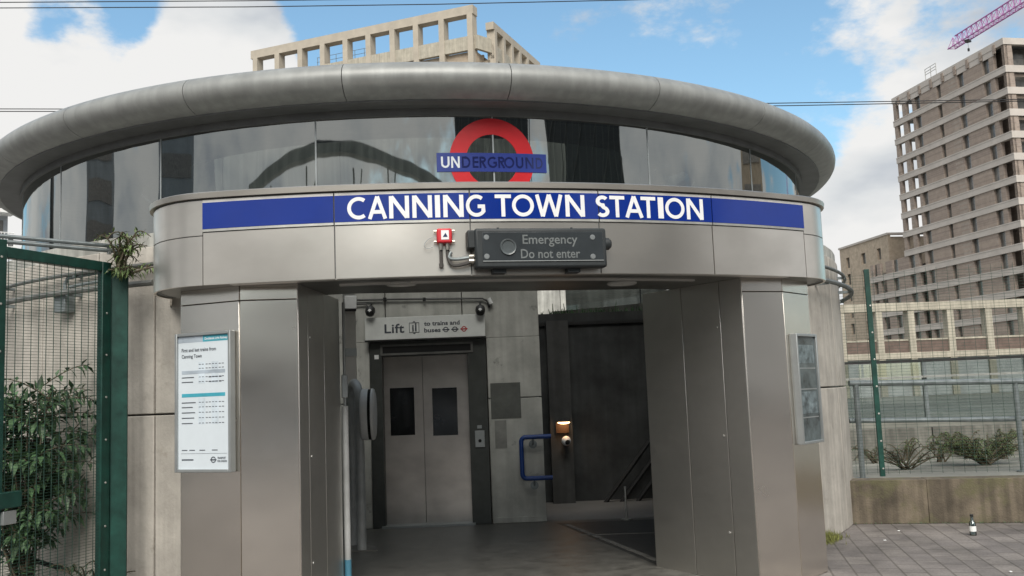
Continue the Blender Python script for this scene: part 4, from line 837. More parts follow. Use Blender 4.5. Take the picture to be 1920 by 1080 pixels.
# ------------------------------------------------------------------ right: low wall, mesh fence, rails, bottle
WD = Vector((1.64, -.73)).normalized(); WN = Vector((WD.y, -WD.x)); W0 = Vector((4.57, -3.55))
lwl = thing('parapet_wall', 'low stained brown rendered wall under the mesh fence', 'wall', (W0.x, W0.y, 0))
tj = (onplane(1740, 940, (W0.x, W0.y, 0), (WN.x, WN.y, 0)).xy-W0).dot(WD)
for a, b in ((-.9, tj-.0012), (tj+.0012, 4.2), (4.208, 9)):
    mb = MB(); mb.span(tuple(W0+WD*a-WN*.16), tuple(W0+WD*b-WN*.16), .32, 0, .505); mb.build('wall_block', m_wall, lwl, bevel=.006)
fnc = thing('mesh_fence', 'fine green wire fence on a bolted post above the low wall', 'fence', (W0.x, W0.y, .505))
Pf = fl(1655, 893, .505).xy; tf = (Pf-W0).dot(WD); offf = (Pf-W0).dot(WN)
def wq(t, d=0.0): v = W0+WD*t+WN*(offf+d); return v
zt = onplane(1625, 505, (Pf.x, Pf.y, 0), (WN.x, WN.y, 0)).z
for t in (tf, tf+2.55, tf+5.1):
    mb = MB(); mb.span(tuple(wq(t-.03)), tuple(wq(t+.03)), .06, .505, zt); po_ = mb.build('post', m_green, fnc, bevel=.004)
    for i in range(7):
        z = .6+i*.335; v = wq(t+.01, .031); mb = MB(); mb.lathe([(0, .008), (.011, .005), (.012, 0)], (v.x, v.y, z), 8, Vector((WN.x, WN.y, 0)).to_track_quat('Z', 'Y').to_matrix()); mb.build('bolt', m_bolt, po_)
mb = MB(); z = .55
while z < zt-.04: mb.span(tuple(wq(tf-.85, -.01)), tuple(wq(tf+5.2, -.01)), .003, z-.0013, z+.0013); z += .036
t = tf-.8
while t < tf+5.2: mb.span(tuple(wq(t-.0017, -.014)), tuple(wq(t+.0017, -.014)), .003, .53, zt-.02); t += .125
mb.build('mesh_panel', m_mesh, fnc, fix=False)
# planting bed, retaining wall, terrace
A0 = W0+WD*(-1.0)-WN*.33; B0 = W0+WD*9-WN*.33; A1, B1 = dep(1545, 800, 15.3).xy, dep(2700, 800, 15.6).xy
mb = MB(); mb.prism([tuple(A0), tuple(B0), tuple(B1), tuple(A1)], .2, .42); tag(mb.build('planting_bed', m_terr), kind='structure')
rt = thing('retaining_wall', 'pale streaked concrete retaining wall behind the fence', 'wall', (A1.x, A1.y, .4))
zr = dep(1740, 800, 15.4).z
for i in range(6): a = A1.lerp(B1, i/6+.001); b = A1.lerp(B1, (i+1)/6-.001); mb = MB(); mb.span(tuple(a), tuple(b), .25, .40, zr); mb.build('wall_block', mat('retaining_concrete', (.21, .205, .18), .9, var=.15, streak=.4) if i == 0 else bpy.data.materials['retaining_concrete'], rt)
rA, rB_ = dep(1500, 750, 420).xy, dep(3600, 750, 300).xy
mb = MB(); mb.prism([tuple(A1), tuple(B1), tuple(rB_), tuple(rA)], zr-.06, zr-.012); tag(mb.build('terrace', m_terr), kind='structure')
tb_ = thing('tube_railing', 'grey galvanised tubular railing behind the mesh fence', 'railing', tuple(dep(1603, 880, 12.4)))
def lineD(x, y): f = (x-1590)/330; return dep(x, y, 12.4+.2*f)
for ya, yb, rad in ((719, 712, .036), (789, 783, .030)):
    mb = MB(); mb.tube([lineD(1592, ya), lineD(2300, yb-2)], rad*1.1, 10); mb.build('rail', m_gpost, tb_)
for x in (1604, 1903, 2230):
    P = lineD(x, 719); mb = MB(); mb.tube([Vector((P.x, P.y, .41)), Vector((P.x, P.y, P.z+.02))], .036, 10); mb.build('post', m_gpost, tb_)
    mb = MB(); mb.lathe([(0, .02), (.08, .02), (.08, 0)], (P.x, P.y, .42), 14); mb.build('base_plate', m_gpost, tb_)
gbal = thing('glass_balustrade', 'long glass balustrade with a thin dark top rail on the terrace', 'railing', tuple(dep(1740, 790, 15.75)))
bA, bB = dep(1545, 800, 15.52).xy, dep(2700, 800, 15.82).xy; bz = dep(1740, 673, 15.7).z; bl_ = (bB-bA).length; bu = (bB-bA)/bl_
npn = 6
for i in range(npn):
    a, b = bA+bu*(bl_*i/npn+.03), bA+bu*(bl_*(i+1)/npn-.03); mb = MB(); mb.span(tuple(a), tuple(b), .015, zr+.1, bz-.05); mb.build('glass_panel', m_bal, gbal)
    c = bA+bu*(bl_*i/npn); mb = MB(); mb.box((c.x, c.y, (zr+bz)/2), (.06, .06, bz-zr-.03), math.atan2(bu.y, bu.x)); mb.build('post', m_gpost, gbal)
mb = MB(); mb.span(tuple(bA), tuple(bB), .07, bz-.045, bz); mb.build('top_rail', m_metal, gbal); mb = MB(); mb.span(tuple(bA), tuple(bB), .03, bz-.30, bz-.27, -.06); mb.build('mid_rail', m_bolt, gbal)
mb = MB(); mb.span(tuple(bA), tuple(bB), .12, zr-.01, zr+.1); mb.build('kerb', m_terr, gbal)
q = dep(1850, 870, 13.6); q.z = .42
shrub('bush', 'straggly green bush growing behind the railing', 'bush', q, 44, .06, .012, m_leafp, 31, 30, 5, (.85, .46))
q = dep(1700, 870, 13.4); q.z = .42
shrub('bush', 'dry twiggy bush with few leaves left of the green bush', 'bush', q, 14, .05, .010, m_leafp, 33, 7, 3, (.8, .36))
for k, (x, d_, hh_, sd) in enumerate(((1640, 14.6, .22, 41), (1700, 14.9, .30, 42), (1765, 14.4, .26, 43), (1815, 14.8, .34, 44), (1880, 14.5, .30, 45), (1925, 14.2, .36, 46))):
    q = dep(x, 870, d_); q.z = .42
    shrub('weed_clump', ('short weed clump at the foot of the retaining wall nearest the fence post', 'weed clump second from the fence post along the retaining wall', 'weed clump between the twiggy bush and the green bush', 'taller weed clump behind the left side of the green bush', 'weed clump behind the right side of the green bush', 'weed clump at the right edge beside the railing post')[k], 'weeds', q, 9, .07, .014, m_leafp if k % 2 else m_leaf, sd, 14, 1, (.30, hh_*1.3), group='weeds along the retaining wall')
bp_ = fl(1825, 1004); bo = thing('glass_bottle', 'small clear glass bottle left standing on the pavement', 'bottle', tuple(bp_))
mb = MB(); mb.lathe([(0, .0), (.032, .0), (.035, .006), (.035, .115), (.03, .135), (.016, .16), (.0145, .195), (.017, .197), (.017, .21), (.0135, .21), (.0115, .16), (.026, .13), (.031, .11), (.031, .008), (0, .008)], bp_+ZV*.001, 20); mb.build('glass_body', m_bott, bo)
mb = MB(); mb.lathe([(.0356, .045), (.0356, .1)], bp_, 20); mb.build('label_band', m_gwht, bo); mb = MB(); mb.lathe([(0, .222), (.018, .22), (.0185, .2), (.0175, .197)], bp_, 16); mb.build('cap', m_metal, bo)
for x, y, lab in ((1766, 941, 'tiny white scrap of litter nearest the low wall'), (1659, 1014, 'tiny white scrap of litter near the drum foot'), (1895, 1073, 'tiny pale scrap of litter in front of the bottle')):
    P = fl(x if x != 1766 else 1685, y if y != 941 else 996); mb = MB(); mb.box(P+ZV*.006, (.03, .02, .008), rnd.random()*3); mb.build('litter', m_gwht, None, bevel=.003); tag(bpy.context.scene.collection.objects[-1], lab, 'litter', 'scraps of litter')
# moss tuft at the drum foot
tu = MB(); rr = random.Random(9)
for i in range(700):
    f = rr.random(); a = R_(36.2+f*4.5+rr.gauss(0, .5)); r = RW+abs(rr.gauss(0, .07))+.005; p = Vector((r*math.sin(a), -r*math.cos(a), 0)); h = rr.uniform(.03, .15)*(1-abs(f-.5))
    leaf(tu.bm, p, Vector((rr.uniform(-.4, .4), rr.uniform(-.4, .4), 1)), h, .008, Vector((0, -1, 0)), rr)
tag(tu.build('grass_tuft', m_leafy, fix=False), 'yellow green tuft of grass growing at the drum foot', 'grass', kind='stuff')
dirt = MB(); rr = random.Random(4)
for i in range(420):
    t = rr.uniform(-.6, 7); v = W0+WD*t+WN*abs(rr.gauss(0, .03)); leaf(dirt.bm, Vector((v.x, v.y, 0)), Vector((rr.uniform(-.6, .6), rr.uniform(-.6, .6), .6)), rr.uniform(.01, .04), .006, Vector((0, -1, 0)), rr)
tag(dirt.build('kerb_weeds', m_leafd, fix=False), 'thin line of weeds where the low wall meets the paving', 'weeds', kind='stuff')

# ------------------------------------------------------------------ right background: colonnade, towers, crane
col = thing('stone_colonnade', 'cream precast frame with square openings and brown brick spandrels', 'building', tuple(dep(1740, 700, 45)))
cA, cB = dep(1562, 570, 44.6), dep(2300, 554, 46); ca, cb = cA.xy, cB.xy; cu_ = (cb-ca).normalized(); cl = (cb-ca).length; zt_ = dep(1740, 567, 45).z
z1_, z2_, z3_, z4_ = dep(1740, 582, 45).z, dep(1740, 636, 45).z, dep(1740, 660, 45).z, dep(1740, 671, 45).z
mb = MB(); mb.span(tuple(ca), tuple(cb), .5, z1_, zt_); mb.build('top_beam', m_cream, col)
mb = MB(); mb.span(tuple(ca), tuple(cb), .5, z4_, z3_); mb.build('lower_beam', m_cream, col)
xs = [1575, 1646, 1706, 1780, 1852, 1922, 1994, 2066, 2138, 2210, 2282]
ts = [(onplane(x, 620, (ca.x, ca.y, 0), (-cu_.y, cu_.x, 0)).xy-ca).dot(cu_) for x in xs]
for t in ts:
    for za, zb in ((z3_, z1_), (zr, z4_)):
        mb = MB(); c = ca+cu_*t; mb.box((c.x, c.y, (za+zb)/2), (.32, .44, zb-za), math.atan2(cu_.y, cu_.x)); mb.build('column', m_cream, col)
for a, b in zip(ts, ts[1:]):
    mb = MB(); mb.span(tuple(ca+cu_*(a+.16)), tuple(ca+cu_*(b-.16)), .2, z3_, z2_-.05); sp_ = mb.build('brick_spandrel', m_rbrick, col)
    mb = MB(); mb.span(tuple(ca+cu_*(a+.16)), tuple(ca+cu_*(b-.16)), .26, z2_-.05, z2_+.03); mb.build('coping', m_cream, sp_)
    mb = MB(); mb.span(tuple(ca+cu_*(a+.16)), tuple(ca+cu_*(b-.16)), .2, zr, z4_-.002); mb.build('base_wall', mat('base_wall_grey', (.45, .46, .46), .7, var=.15, nscale=.8) if a == ts[0] else bpy.data.materials['base_wall_grey'], col)

def bar_parts(T, nm, mt, a, b, th, zs, hh, off=0.0):
    for z in zs: mb = MB(); mb.span(tuple(a), tuple(b), th, z, z+hh, off); mb.build(nm, mt, T)
tw = thing('brick_tower', 'tall unfinished grey brick tower with pale stone floor bands', 'building', tuple(dep(1880, 710, 129)))
TD0, TD1 = 129, 155
ta, tcn = dep(1673, 187, TD1), dep(1880, 71, TD0); ta2, tc2 = ta.xy, tcn.xy; tu_ = (tc2-ta2).normalized(); TL = (tc2-ta2).length; tn_ = Vector((tu_.y, -tu_.x))
zTop = tcn.z; FH = 3.02; zb1 = dep(1888, 124, TD0).z
def tuof(x, y): return (onplane(x, y, (ta2.x, ta2.y, 0), (tn_.x, tn_.y, 0)).xy-ta2).dot(tu_)
bands = [zb1-FH*i for i in range(13)]   # top edges of the stone bands
lows = [b for b in bands if b > zr+2]
BH = .95
ops = [(tuof(1684, 252), tuof(1695, 248), 'open'), (tuof(1702, 240), tuof(1713, 234), 'dark'), (tuof(1718, 232), tuof(1728, 228), 'win'), (tuof(1760, 215), tuof(1767.5, 212), 'win'), (tuof(1799, 198), tuof(1811, 195), 'win'), (tuof(1846, 175), tuof(1859, 170), 'win'), (tuof(1867, 165), tuof(1884, 160), 'dark')]
def tw_wall(mb, u0, u1, z0, z1, t=.5, off=-.25): a, b = ta2+tu_*u0+tn_*off, ta2+tu_*u1+tn_*off; mb.span(tuple(a), tuple(b), t, z0, z1)
storeys = [(b, (bands[i-1]-BH if i else zTop-.9)) for i, b in enumerate(bands) if b > zr]
wl = MB(); back = MB()
uw0 = tuof(1632, 505); zwing = onplane(1632, 500, (ta2.x, ta2.y, 0), (tn_.x, tn_.y, 0)).z
for i, (z0, z1) in enumerate(storeys):
    wing = z1 < zwing+.3; tw_wall(wl, uw0 if wing else 0, TL, z0-BH, z0, .3, -.3)
    o2 = ([(uw0+.9, uw0+2.0, 'win'), (uw0+3.0, uw0+4.6, 'dark'), (uw0+6.6, uw0+8.2, 'win')] if wing else [])+ops
    us = uw0 if wing else 0.0; u = us
    for a, b, k in o2: tw_wall(wl, u, a, z0, z1); u = b
    tw_wall(wl, u, TL, z0, z1)
    for a, b, k in o2:
        if k == 'open' and i < 8: continue
        if k == 'win' or (k == 'open'):
            mb = MB(); tw_wall(mb, a, b, z0, z1, .08, -.42); o_ = mb.build('window', m_win, tw)
            mb = MB(); tw_wall(mb, a+(b-a)*.55, b, z0+.02, z1-.02, .1, -.41); mb.build('side_panel', m_winlite, o_)
        else:
            mb = MB(); tw_wall(mb, a-.2, b+(2.5 if b < TL*.4 else 0), z0, z1, .1, -1.6); mb.build('balcony_back', m_tbrick, tw)
    if i < 8: tw_wall(back, 0.6, 1.0, z0-BH, z1, .4, -5)
wl.build('brick_wall', m_tbrick, tw)
for i, z in enumerate(bands):
    if z < zr: continue
    wing = z < zwing+.5; us = uw0-.1 if wing else -.1
    mb = MB(); a, b = ta2+tu_*us+tn_*-.22, ta2+tu_*(TL+.12)+tn_*-.22; mb.span(tuple(a), tuple(b), .68, z-BH, z-.16); mb.span(tuple(a-tn_*-.04), tuple(b-tn_*-.04), .68, z-.158, z); mb.build('stone_band', m_band, tw)
mb = MB(); a, b = ta2+tu_*-.1+tn_*-.22, ta2+tu_*(TL+.12)+tn_*-.22; mb.span(tuple(a), tuple(b), .68, zTop-.9, zTop); mb.build('parapet', m_band, tw)
for k in range(9):
    mb = MB(); u = TL*(k+.6)/9.2; tw_wall(mb, u-.28, u+.28, zTop-1.6, zTop-.35, .1, .16); mb.build('parapet_pilaster', m_tbrick, tw)
    if k < 8: mb = MB(); u2 = TL*(k+1.6)/9.2; tw_wall(mb, u+.3, u2-.3, zTop-1.75, zTop-.9, .05, .03); mb.build('parapet_panel', m_band, tw)
# right hand face and the body behind
SD = 17; rgt = -tn_
c0 = tc2
o2 = [(1.2, 5.6), (6.6, 11), (12, 16)]
wl = MB()
for i, (z0, z1) in enumerate(storeys):
    u = 0.0; p, q = c0-tu_*.3, c0+rgt*SD-tu_*.3; wl.span(tuple(p), tuple(q), .3, z0-BH, z0)
    for a, b in o2+[(SD, SD)]:
        p, q = c0+rgt*u-tu_*.25, c0+rgt*a-tu_*.25
        if a > u: wl.span(tuple(p), tuple(q), .5, z0, z1)
        u = b
    for a, b in o2:
        mb = MB(); p, q = c0+rgt*a-tu_*1.8, c0+rgt*b-tu_*1.8; mb.span(tuple(p), tuple(q), .1, z0, z1); bb_ = mb.build('balcony_recess', m_win, tw)
        mb = MB(); p, q = c0+rgt*a-tu_*.1, c0+rgt*b-tu_*.1; mb.span(tuple(p), tuple(q), .04, z0+1.0, z0+1.05); mb.build('balcony_rail', m_metal, bb_)
wl.build('brick_wall', m_tbrick, tw)
for z in bands:
    if z < zr: continue
    mb = MB(); p, q = c0+rgt*.25-tu_*.21, c0+rgt*(SD+.1)-tu_*.21; mb.span(tuple(p), tuple(q), .68, z-BH, z); mb.build('stone_band', m_band, tw)
mb = MB(); p, q = c0+rgt*.25-tu_*.21, c0+rgt*(SD+.1)-tu_*.21; mb.span(tuple(p), tuple(q), .68, zTop-.9, zTop); mb.build('parapet', m_band, tw)
mb = MB(); f0 = lambda u, d: tuple(ta2+tu_*u-tn_*d)
mb.prism([f0(5.4, 1.9), f0(TL-2.4, 1.9), f0(TL-2.4, 17), f0(5.4, 17)], zr, zTop-.3); mb.prism([f0(uw0+.2, 1.9), f0(5.3, 1.9), f0(5.3, 17), f0(uw0+.2, 17)], zr, zwing-1.2); mb.build('inner_core', m_tbrick, tw)
mb = MB(); mb.prism([f0(0, .55), f0(TL-.55, .55), f0(TL-.55, 17), f0(0, 17)], zTop-.88, zTop-.5); mb.build('roof', m_soff, tw)
for z in [b for b in bands if b > zwing]: mb = MB(); mb.prism([f0(0, .6), f0(5.4, .6), f0(5.4, 8), f0(0, 8)], z-.3, z-.02); mb.build('floor_slab', m_soff, tw)
mb = MB()
for z0, z1 in storeys[:8]: mb.prism([f0(0, 7.6), f0(.6, 7.6), f0(.6, 8), f0(0, 8)], z0-BH, z1)
mb.build('corner_column', m_tbrick, tw)
# scaffold rail on the roof
sr_ = thing('scaffold_rail', 'pale scaffold handrail standing on the roof edge of the brick tower', 'railing', tuple(dep(1745, 145, 145)))
Pz = dep(1735, 142, 146); qz = dep(1755, 130, 143.5)
for f_ in (0, .5, 1): P = Pz.lerp(qz, f_); mb = MB(); mb.tube([P-ZV*.8, P+ZV*1.0], .06, 5); mb.build('upright', m_bolt, sr_)
for h in (.1, .5, .95): mb = MB(); mb.tube([Pz+ZV*h, qz+ZV*h], .05, 5); mb.build('rail', m_bolt, sr_)
# pale block behind
pb = thing('pale_apartment_block', 'low pale brick block with narrow windows behind the mesh fence post', 'building', tuple(dep(1640, 700, 172)))
k0, k1 = dep(1574, 469, 182), dep(1664, 440, 165); a, b = k0.xy, k1.xy; pu = (b-a).normalized(); pn = Vector((pu.y, -pu.x)); PL = (b-a).length; zp = k1.z
def puof(x, y): return (onplane(x, y, (a.x, a.y, 0), (pn.x, pn.y, 0)).xy-a).dot(pu)
rowsz = [zp-3.9-3.1*i for i in range(9)]; cols_ = [(puof(1586.5, 490), puof(1593, 490)), (puof(1615, 485), puof(1623, 485)), (puof(1645, 478), puof(1652, 478))]
wl = MB(); pf = lambda u, d: tuple(a+pu*u-pn*d)
for i, z in enumerate(rowsz):
    z1 = z+2.0; u = 0
    for c0_, c1_ in cols_: wl.span(pf(u, .25), pf(c0_, .25), .5, z, z1); u = c1_
    wl.span(pf(u, .25), pf(PL, .25), .5, z, z1); wl.span(pf(0, .25), pf(PL, .25), .5, z1, z1+1.1 if i else zp)
    for c0_, c1_ in cols_: mb = MB(); mb.span(pf(c0_, .4), pf(c1_, .4), .1, z, z1); mb.build('window', m_win, pb)
wl.prism([pf(.3, .55), pf(PL-.3, .55), pf(PL-.3, 12), pf(.3, 12)], zr, zp-.3)
wl.span(pf(PL-.25, .5), pf(PL-.25, 12), .5, zr, zp-3.3); wl.build('wall', m_pbrick, pb)
mb = MB(); mb.span(pf(-.15, .2), pf(PL+.15, .2), .8, zp, zp+.35); p_, q_ = a+pu*(PL-.2), a+pu*(PL-.2)-pn*12; mb.span(tuple(p_-pn*.6), tuple(q_), .8, zp, zp+.35); mb.build('roof_edge', m_band, pb)
# crane
cr = thing('tower_crane', 'magenta lattice tower crane jib reaching in over the brick tower', 'crane', tuple(dep(2250, 700, 115)))
T0, T1 = dep(1784, 92, 170), dep(1920, 8, 146); jd = (T1-T0).normalized(); jl = 75.0; js = Vector((jd.y, -jd.x, 0)).normalized(); jb_ = MB(); npan = 44; H1 = 1.9; W1 = 1.3
bl_0 = [T0+jd*jl*i/npan for i in range(npan+1)]
for s in (-1, 1): jb_.tube([bl_0[0]+js*s*W1/2, bl_0[-1]+js*s*W1/2], .11, 6)
jb_.tube([bl_0[1]+ZV*H1, bl_0[-1]+ZV*H1], .12, 6)
for i in range(npan):
    p, q = bl_0[i], bl_0[i+1]; mid_ = (p+q)/2+ZV*H1
    for s in (-1, 1):
        jb_.tube([p+js*s*W1/2, mid_], .05, 4); jb_.tube([mid_, q+js*s*W1/2], .05, 4)
    jb_.tube([p+js*W1/2, p-js*W1/2], .05, 4); jb_.tube([p+js*W1/2, q-js*W1/2], .04, 4)
jb_.build('jib', m_crane, cr)
mb = MB(); P = T0+jd*6.0; mb.box(P-ZV*.35, (1.2, .8, .3), .6); mb.tube([P-ZV*.4, P-ZV*1.9], .03, 4); mb.build('trolley', m_metal, cr)
mb = MB(); mb.box(P-ZV*1.9, (.25, .25, .5)); mb.build('hook_block', m_metal, cr)
me_ = bl_0[-1]; mb = MB()
for sx in (-1, 1):
    for sy in (-1, 1): mb.tube([Vector((me_.x+sx*.9, me_.y+sy*.9, zr)), Vector((me_.x+sx*.9, me_.y+sy*.9, me_.z+6))], .12, 5)
for i in range(20):
    z = zr+i*2.6
    for sx, sy, ex_, ey_ in ((-1, -1, 1, -1), (1, -1, 1, 1), (1, 1, -1, 1), (-1, 1, -1, -1)): mb.tube([Vector((me_.x+sx*.9, me_.y+sy*.9, z)), Vector((me_.x+ex_*.9, me_.y+ey_*.9, z+2.6))], .06, 4)
mb.build('mast', m_crane, cr)
mb = MB(); mb.box(me_+Vector((1.6, 0, .6)), (1.6, 1.6, 2.0)); mb.build('cab', m_gwht, cr, bevel=.1)

# ------------------------------------------------------------------ tower with the pergola crown behind the ring
pc_ = thing('pergola_tower', 'beige concrete tower whose open frame crown rises behind the roof ring', 'building', tuple(dep(700, 740, 105)))
e0, e1 = dep(474, 96, 110.7), dep(886, 8, 100); a, b = e0.xy, e1.xy; qu = (b-a).normalized(); qn = Vector((qu.y, -qu.x)); QL = (b-a).length; zq1 = e1.z
pf = lambda u, d: tuple(a+qu*u-qn*d)
def qof(x, y): return (onplane(x, y, (a.x, a.y, 0), (qn.x, qn.y, 0)).xy-a).dot(qu)
zpar1, zpar0 = dep(875, 70, 100.3).z, dep(875, 97, 100.3).z
xsp = [(478, 110), (519, 110), (562, 105), (604, 100), (647, 95), (690, 85), (735, 75), (779, 60), (827, 50), (880, 30)]
us_ = [qof(*v) for v in xsp]
mb = MB(); mb.span(pf(-.3, .55), pf(QL, .55), 1.1, zq1-.95, zq1); mb.build('crown_beam', m_stone, pc_)
for u in us_: mb = MB(); c = a+qu*u-qn*.55; mb.box((c.x, c.y, (zq1-.95+zpar0-6)/2), (.62, 1.14, zq1-.95-(zpar0-6)), math.atan2(qu.y, qu.x)); mb.build('crown_column', m_stone, pc_)
for u, v in zip(us_, us_[1:]): mb = MB(); mb.span(pf(u+.31, .3), pf(v-.31, .3), .5, zpar0, zpar1); mb.build('parapet_panel', m_cream, pc_)
mb = MB(); mb.prism([pf(0, .56), pf(QL-.1, .56), pf(QL-.1, 16), pf(0, 16)], 0, zpar0-.02); mb.build('brick_body', m_pbrick, pc_)
for i in range(12):
    z = zpar0-3.3-3.2*i
    if z < 1: break
    mb = MB(); mb.span(pf(-.1, .4), pf(QL, .4), .45, z, z+.6); mb.build('floor_band', m_stone, pc_)
    if i < 9:
        for u, v in zip(us_, us_[1:]): mb = MB(); mb.span(pf(u+.8, .52), pf(v-.8, .52), .12, z-1.9, z-.1); mb.build('window', m_win, pc_)
mb = MB(); mb.prism([pf(4.5, 6), pf(13.4, 6), pf(13.4, 13), pf(4.5, 13)], zpar0-.02, zpar1+2.5); mb.prism([pf(2.0, 7), pf(4.4, 7), pf(4.4, 12), pf(2.0, 12)], zpar0-.02, zpar1+.4); mb.build('plant_room', m_soff, pc_)
mb = MB()
for k in range(7): mb.tube([Vector((*pf(4.7+1.3*k, 6.2), zpar1+2.5)), Vector((*pf(4.7+1.3*k, 6.2), zpar1+3.6))], .035, 4)
for h in (3.05, 3.6): mb.tube([Vector((*pf(4.6, 6.2), zpar1+h)), Vector((*pf(12.6, 6.2), zpar1+h))], .03, 4)
mb.build('roof_railing', m_gpost, pc_)
# right hand wing of the same crown
g0, g1 = dep(926, 42, 101.5), dep(1012, 118, 101.5); z5 = g0.z
rg0 = g0.xy; r9 = ray(1012, 118); D9 = (z5-CAM.z)/r9.z; rg1 = (CAM+r9*D9).xy; ru = (rg1-rg0).normalized(); rn = Vector((ru.y, -ru.x)); RL = (rg1-rg0).length
rf = lambda u, d: tuple(rg0+ru*u-rn*d)
mb = MB(); mb.span(rf(-.3, .4), rf(RL, .4), .9, z5-.8, z5); mb.build('crown_beam', m_stone, pc_)
for k in range(7): mb = MB(); c = rg0+ru*(.3+k*2.4)-rn*.4; mb.box((c.x, c.y, (z5-.8+zpar0-6)/2), (.6, .94, z5-.8-zpar0+6), math.atan2(ru.y, ru.x)); mb.build('crown_column', m_stone, pc_)
mb = MB(); mb.span(rf(0, .3), rf(RL, .3), .4, zpar0-.5, zpar1-.4); mb.build('parapet_panel', m_cream, pc_)
mb = MB(); mb.prism([rf(0, .6), rf(RL, .6), rf(RL, 10), rf(0, 10)], 0, zpar0-.6); mb.build('brick_body', m_pbrick, pc_)
mb = MB(); mb.span(pf(QL+.0, .3), rf(0, .5), .4, zpar0+.1, zpar1+.1); mb.build('link_parapet', m_cream, pc_)
mb = MB(); mb.span(pf(QL+.0, 2.5), rf(0, 3), .3, zpar0-6, zpar0+.1); mb.build('link_recess', m_pbrick, pc_)
mb = MB(); mb.span(pf(QL+.0, .3), rf(0, .5), .4, zpar0-4, zpar0-2.4); mb.build('balcony_front', m_cream, pc_)

# block at the far left edge
fb = thing('grey_apartment_block', 'pale apartment block with balconies just showing at the left edge', 'building', tuple(dep(5, 780, 80)))
h0 = dep(-190, 262, 74); h1 = dep(20, 268, 80); a, b = h0.xy, h1.xy; fu = (b-a).normalized(); fn = Vector((fu.y, -fu.x)); FL = (b-a).length; zf = h1.z
pf2 = lambda u, d: tuple(a+fu*u-fn*d)
mb = MB(); mb.prism([pf2(0, .3), pf2(FL, .3), pf2(FL, 12), pf2(0, 12)], 0, zf); mb.build('wall', mat('grey_cladding', (.34, .37, .40), .6, var=.08), fb)
for i in range(7):
    z = zf-2.9-3.0*i; mb = MB(); mb.span(pf2(-.1, -.5), pf2(FL+.2, -.5), 1.6, z-.3, z); mb.build('balcony_slab', m_gwht, fb)
    for k in range(5):
        u = FL*(k+.15)/5; mb = MB(); mb.span(pf2(u, .28), pf2(u+FL/8, .28), .1, z+.05, z+2.3); mb.build('window', m_win, fb)
    mb = MB()
    for k in range(34): mb.tube([Vector((*pf2(FL*k/33, -1.2), z)), Vector((*pf2(FL*k/33, -1.2), z+1.05))], .03, 4)
    mb.tube([Vector((*pf2(0, -1.2), z+1.05)), Vector((*pf2(FL, -1.2), z+1.05))], .04, 4); mb.build('balcony_railing', m_gwht, fb)

# overhead wires
for pts, D, r, lab in (([(-500, 209), (140, 209), (800, 203), (1490, 193), (2400, 179)], 42, .022, 'upper of the two thin wires passing behind the roof ring'), ([(-500, 203.5), (140, 204.5), (800, 207), (1490, 198), (2400, 180)], 42, .022, 'lower of the two thin wires passing behind the roof ring'),
        ([(-500, 17), (0, 15), (460, 13), (820, 8), (1180, 0), (1900, -22)], 30, .016, 'lower of the two thin wires along the top of the picture'), ([(-500, 6), (0, 4.5), (460, 1.5), (820, -3), (1500, -16)], 30, .016, 'upper of the two thin wires along the top of the picture')):
    mb = MB(); mb.tube([dep(x, y, D) for x, y in pts], r, 5); o = mb.build('overhead_wire', m_wire); tag(o, lab, 'wire', 'overhead wires')

# ------------------------------------------------------------------ what stands behind the viewer and shows in the drum glass
def refl_pt(az, dist, z): return Vector((math.sin(R_(az))*dist, -5.4-math.cos(R_(az))*dist, z))
for (z0, z1, h, lab) in ((.8, 21.5, 25, 'dark clad tower opposite the station, mirrored behind the roundel'), (26.3, 49.5, 23, 'dark finned tower opposite the station, mirrored right of the roundel')):
    p, q = refl_pt(z0, 46, 0), refl_pt(z1, 46, 0); t = thing('office_tower', lab, 'building', tuple((p+q)/2), 'dark towers opposite the station')
    u = (q-p).xy.normalized(); n = Vector((-u.y, u.x)); n = n if n.y < 0 else -n; L = (q-p).length
    mb = MB(); mb.prism([tuple(p.xy), tuple(q.xy), tuple(q.xy+n*14), tuple(p.xy+n*14)], 0, h); mb.build('body', m_refl1, t)
    mb = MB(); k = 0
    while k*1.5 < L: c = p.xy+u*(k*1.5+.3)-n*.15; mb.box((c.x, c.y, h/2), (.16, .3, h), math.atan2(u.y, u.x)); k += 1
    mb.build('cladding_fins', m_refl2, t)
    mb = MB()
    for k in range(5):
        A = p.xy+u*(L*k/5)-n*.35; B = p.xy+u*(L*(k+1)/5)-n*.35; mb.tube([Vector((*A, 8)), Vector((*B, 15))], .12, 4); mb.tube([Vector((*A, 15)), Vector((*B, 22))], .12, 4)
    mb.build('bracing', m_refl2, t)
for az0, az1, dist, h, mt, lab in ((-62, 0, 48, 6.2, m_pbrick2, 'long low brown brick parade added across the road to darken the mirrored horizon'), (-82, -71, 60, 32, m_bluec, 'slate blue clad block left of the station, nearer of two mirrored in the glass'), (-108, -97, 70, 34, m_bluec, 'slate blue clad block far left, farther of two mirrored in the glass'), (94, 104, 60, 30, m_pbrick, 'buff brick block right of the station, mirrored at the right end of the glass')):
    p, q = refl_pt(az0, dist, 0), refl_pt(az1, dist, 0); t = thing('added_parade' if h < 10 else 'office_tower', lab, 'building', tuple((p+q)/2))  # the low parade is added for its dark band in the steel reflections
    u = (q-p).xy.normalized(); n = Vector((-u.y, u.x)); n = n if n.dot(p.xy) > 0 else -n; L = (q-p).length
    mb = MB(); mb.prism([tuple(p.xy), tuple(q.xy), tuple(q.xy+n*14), tuple(p.xy+n*14)], 0, h); mb.build('body', mt, t)
    for k in range(int(h/3.2)):
        mb = MB(); mb.span(tuple(p.xy+u*.8-n*.02), tuple(q.xy-u*.8-n*.02), .1, k*3.2+1.1, k*3.2+2.8); mb.build('window_strip', m_winlite, t)
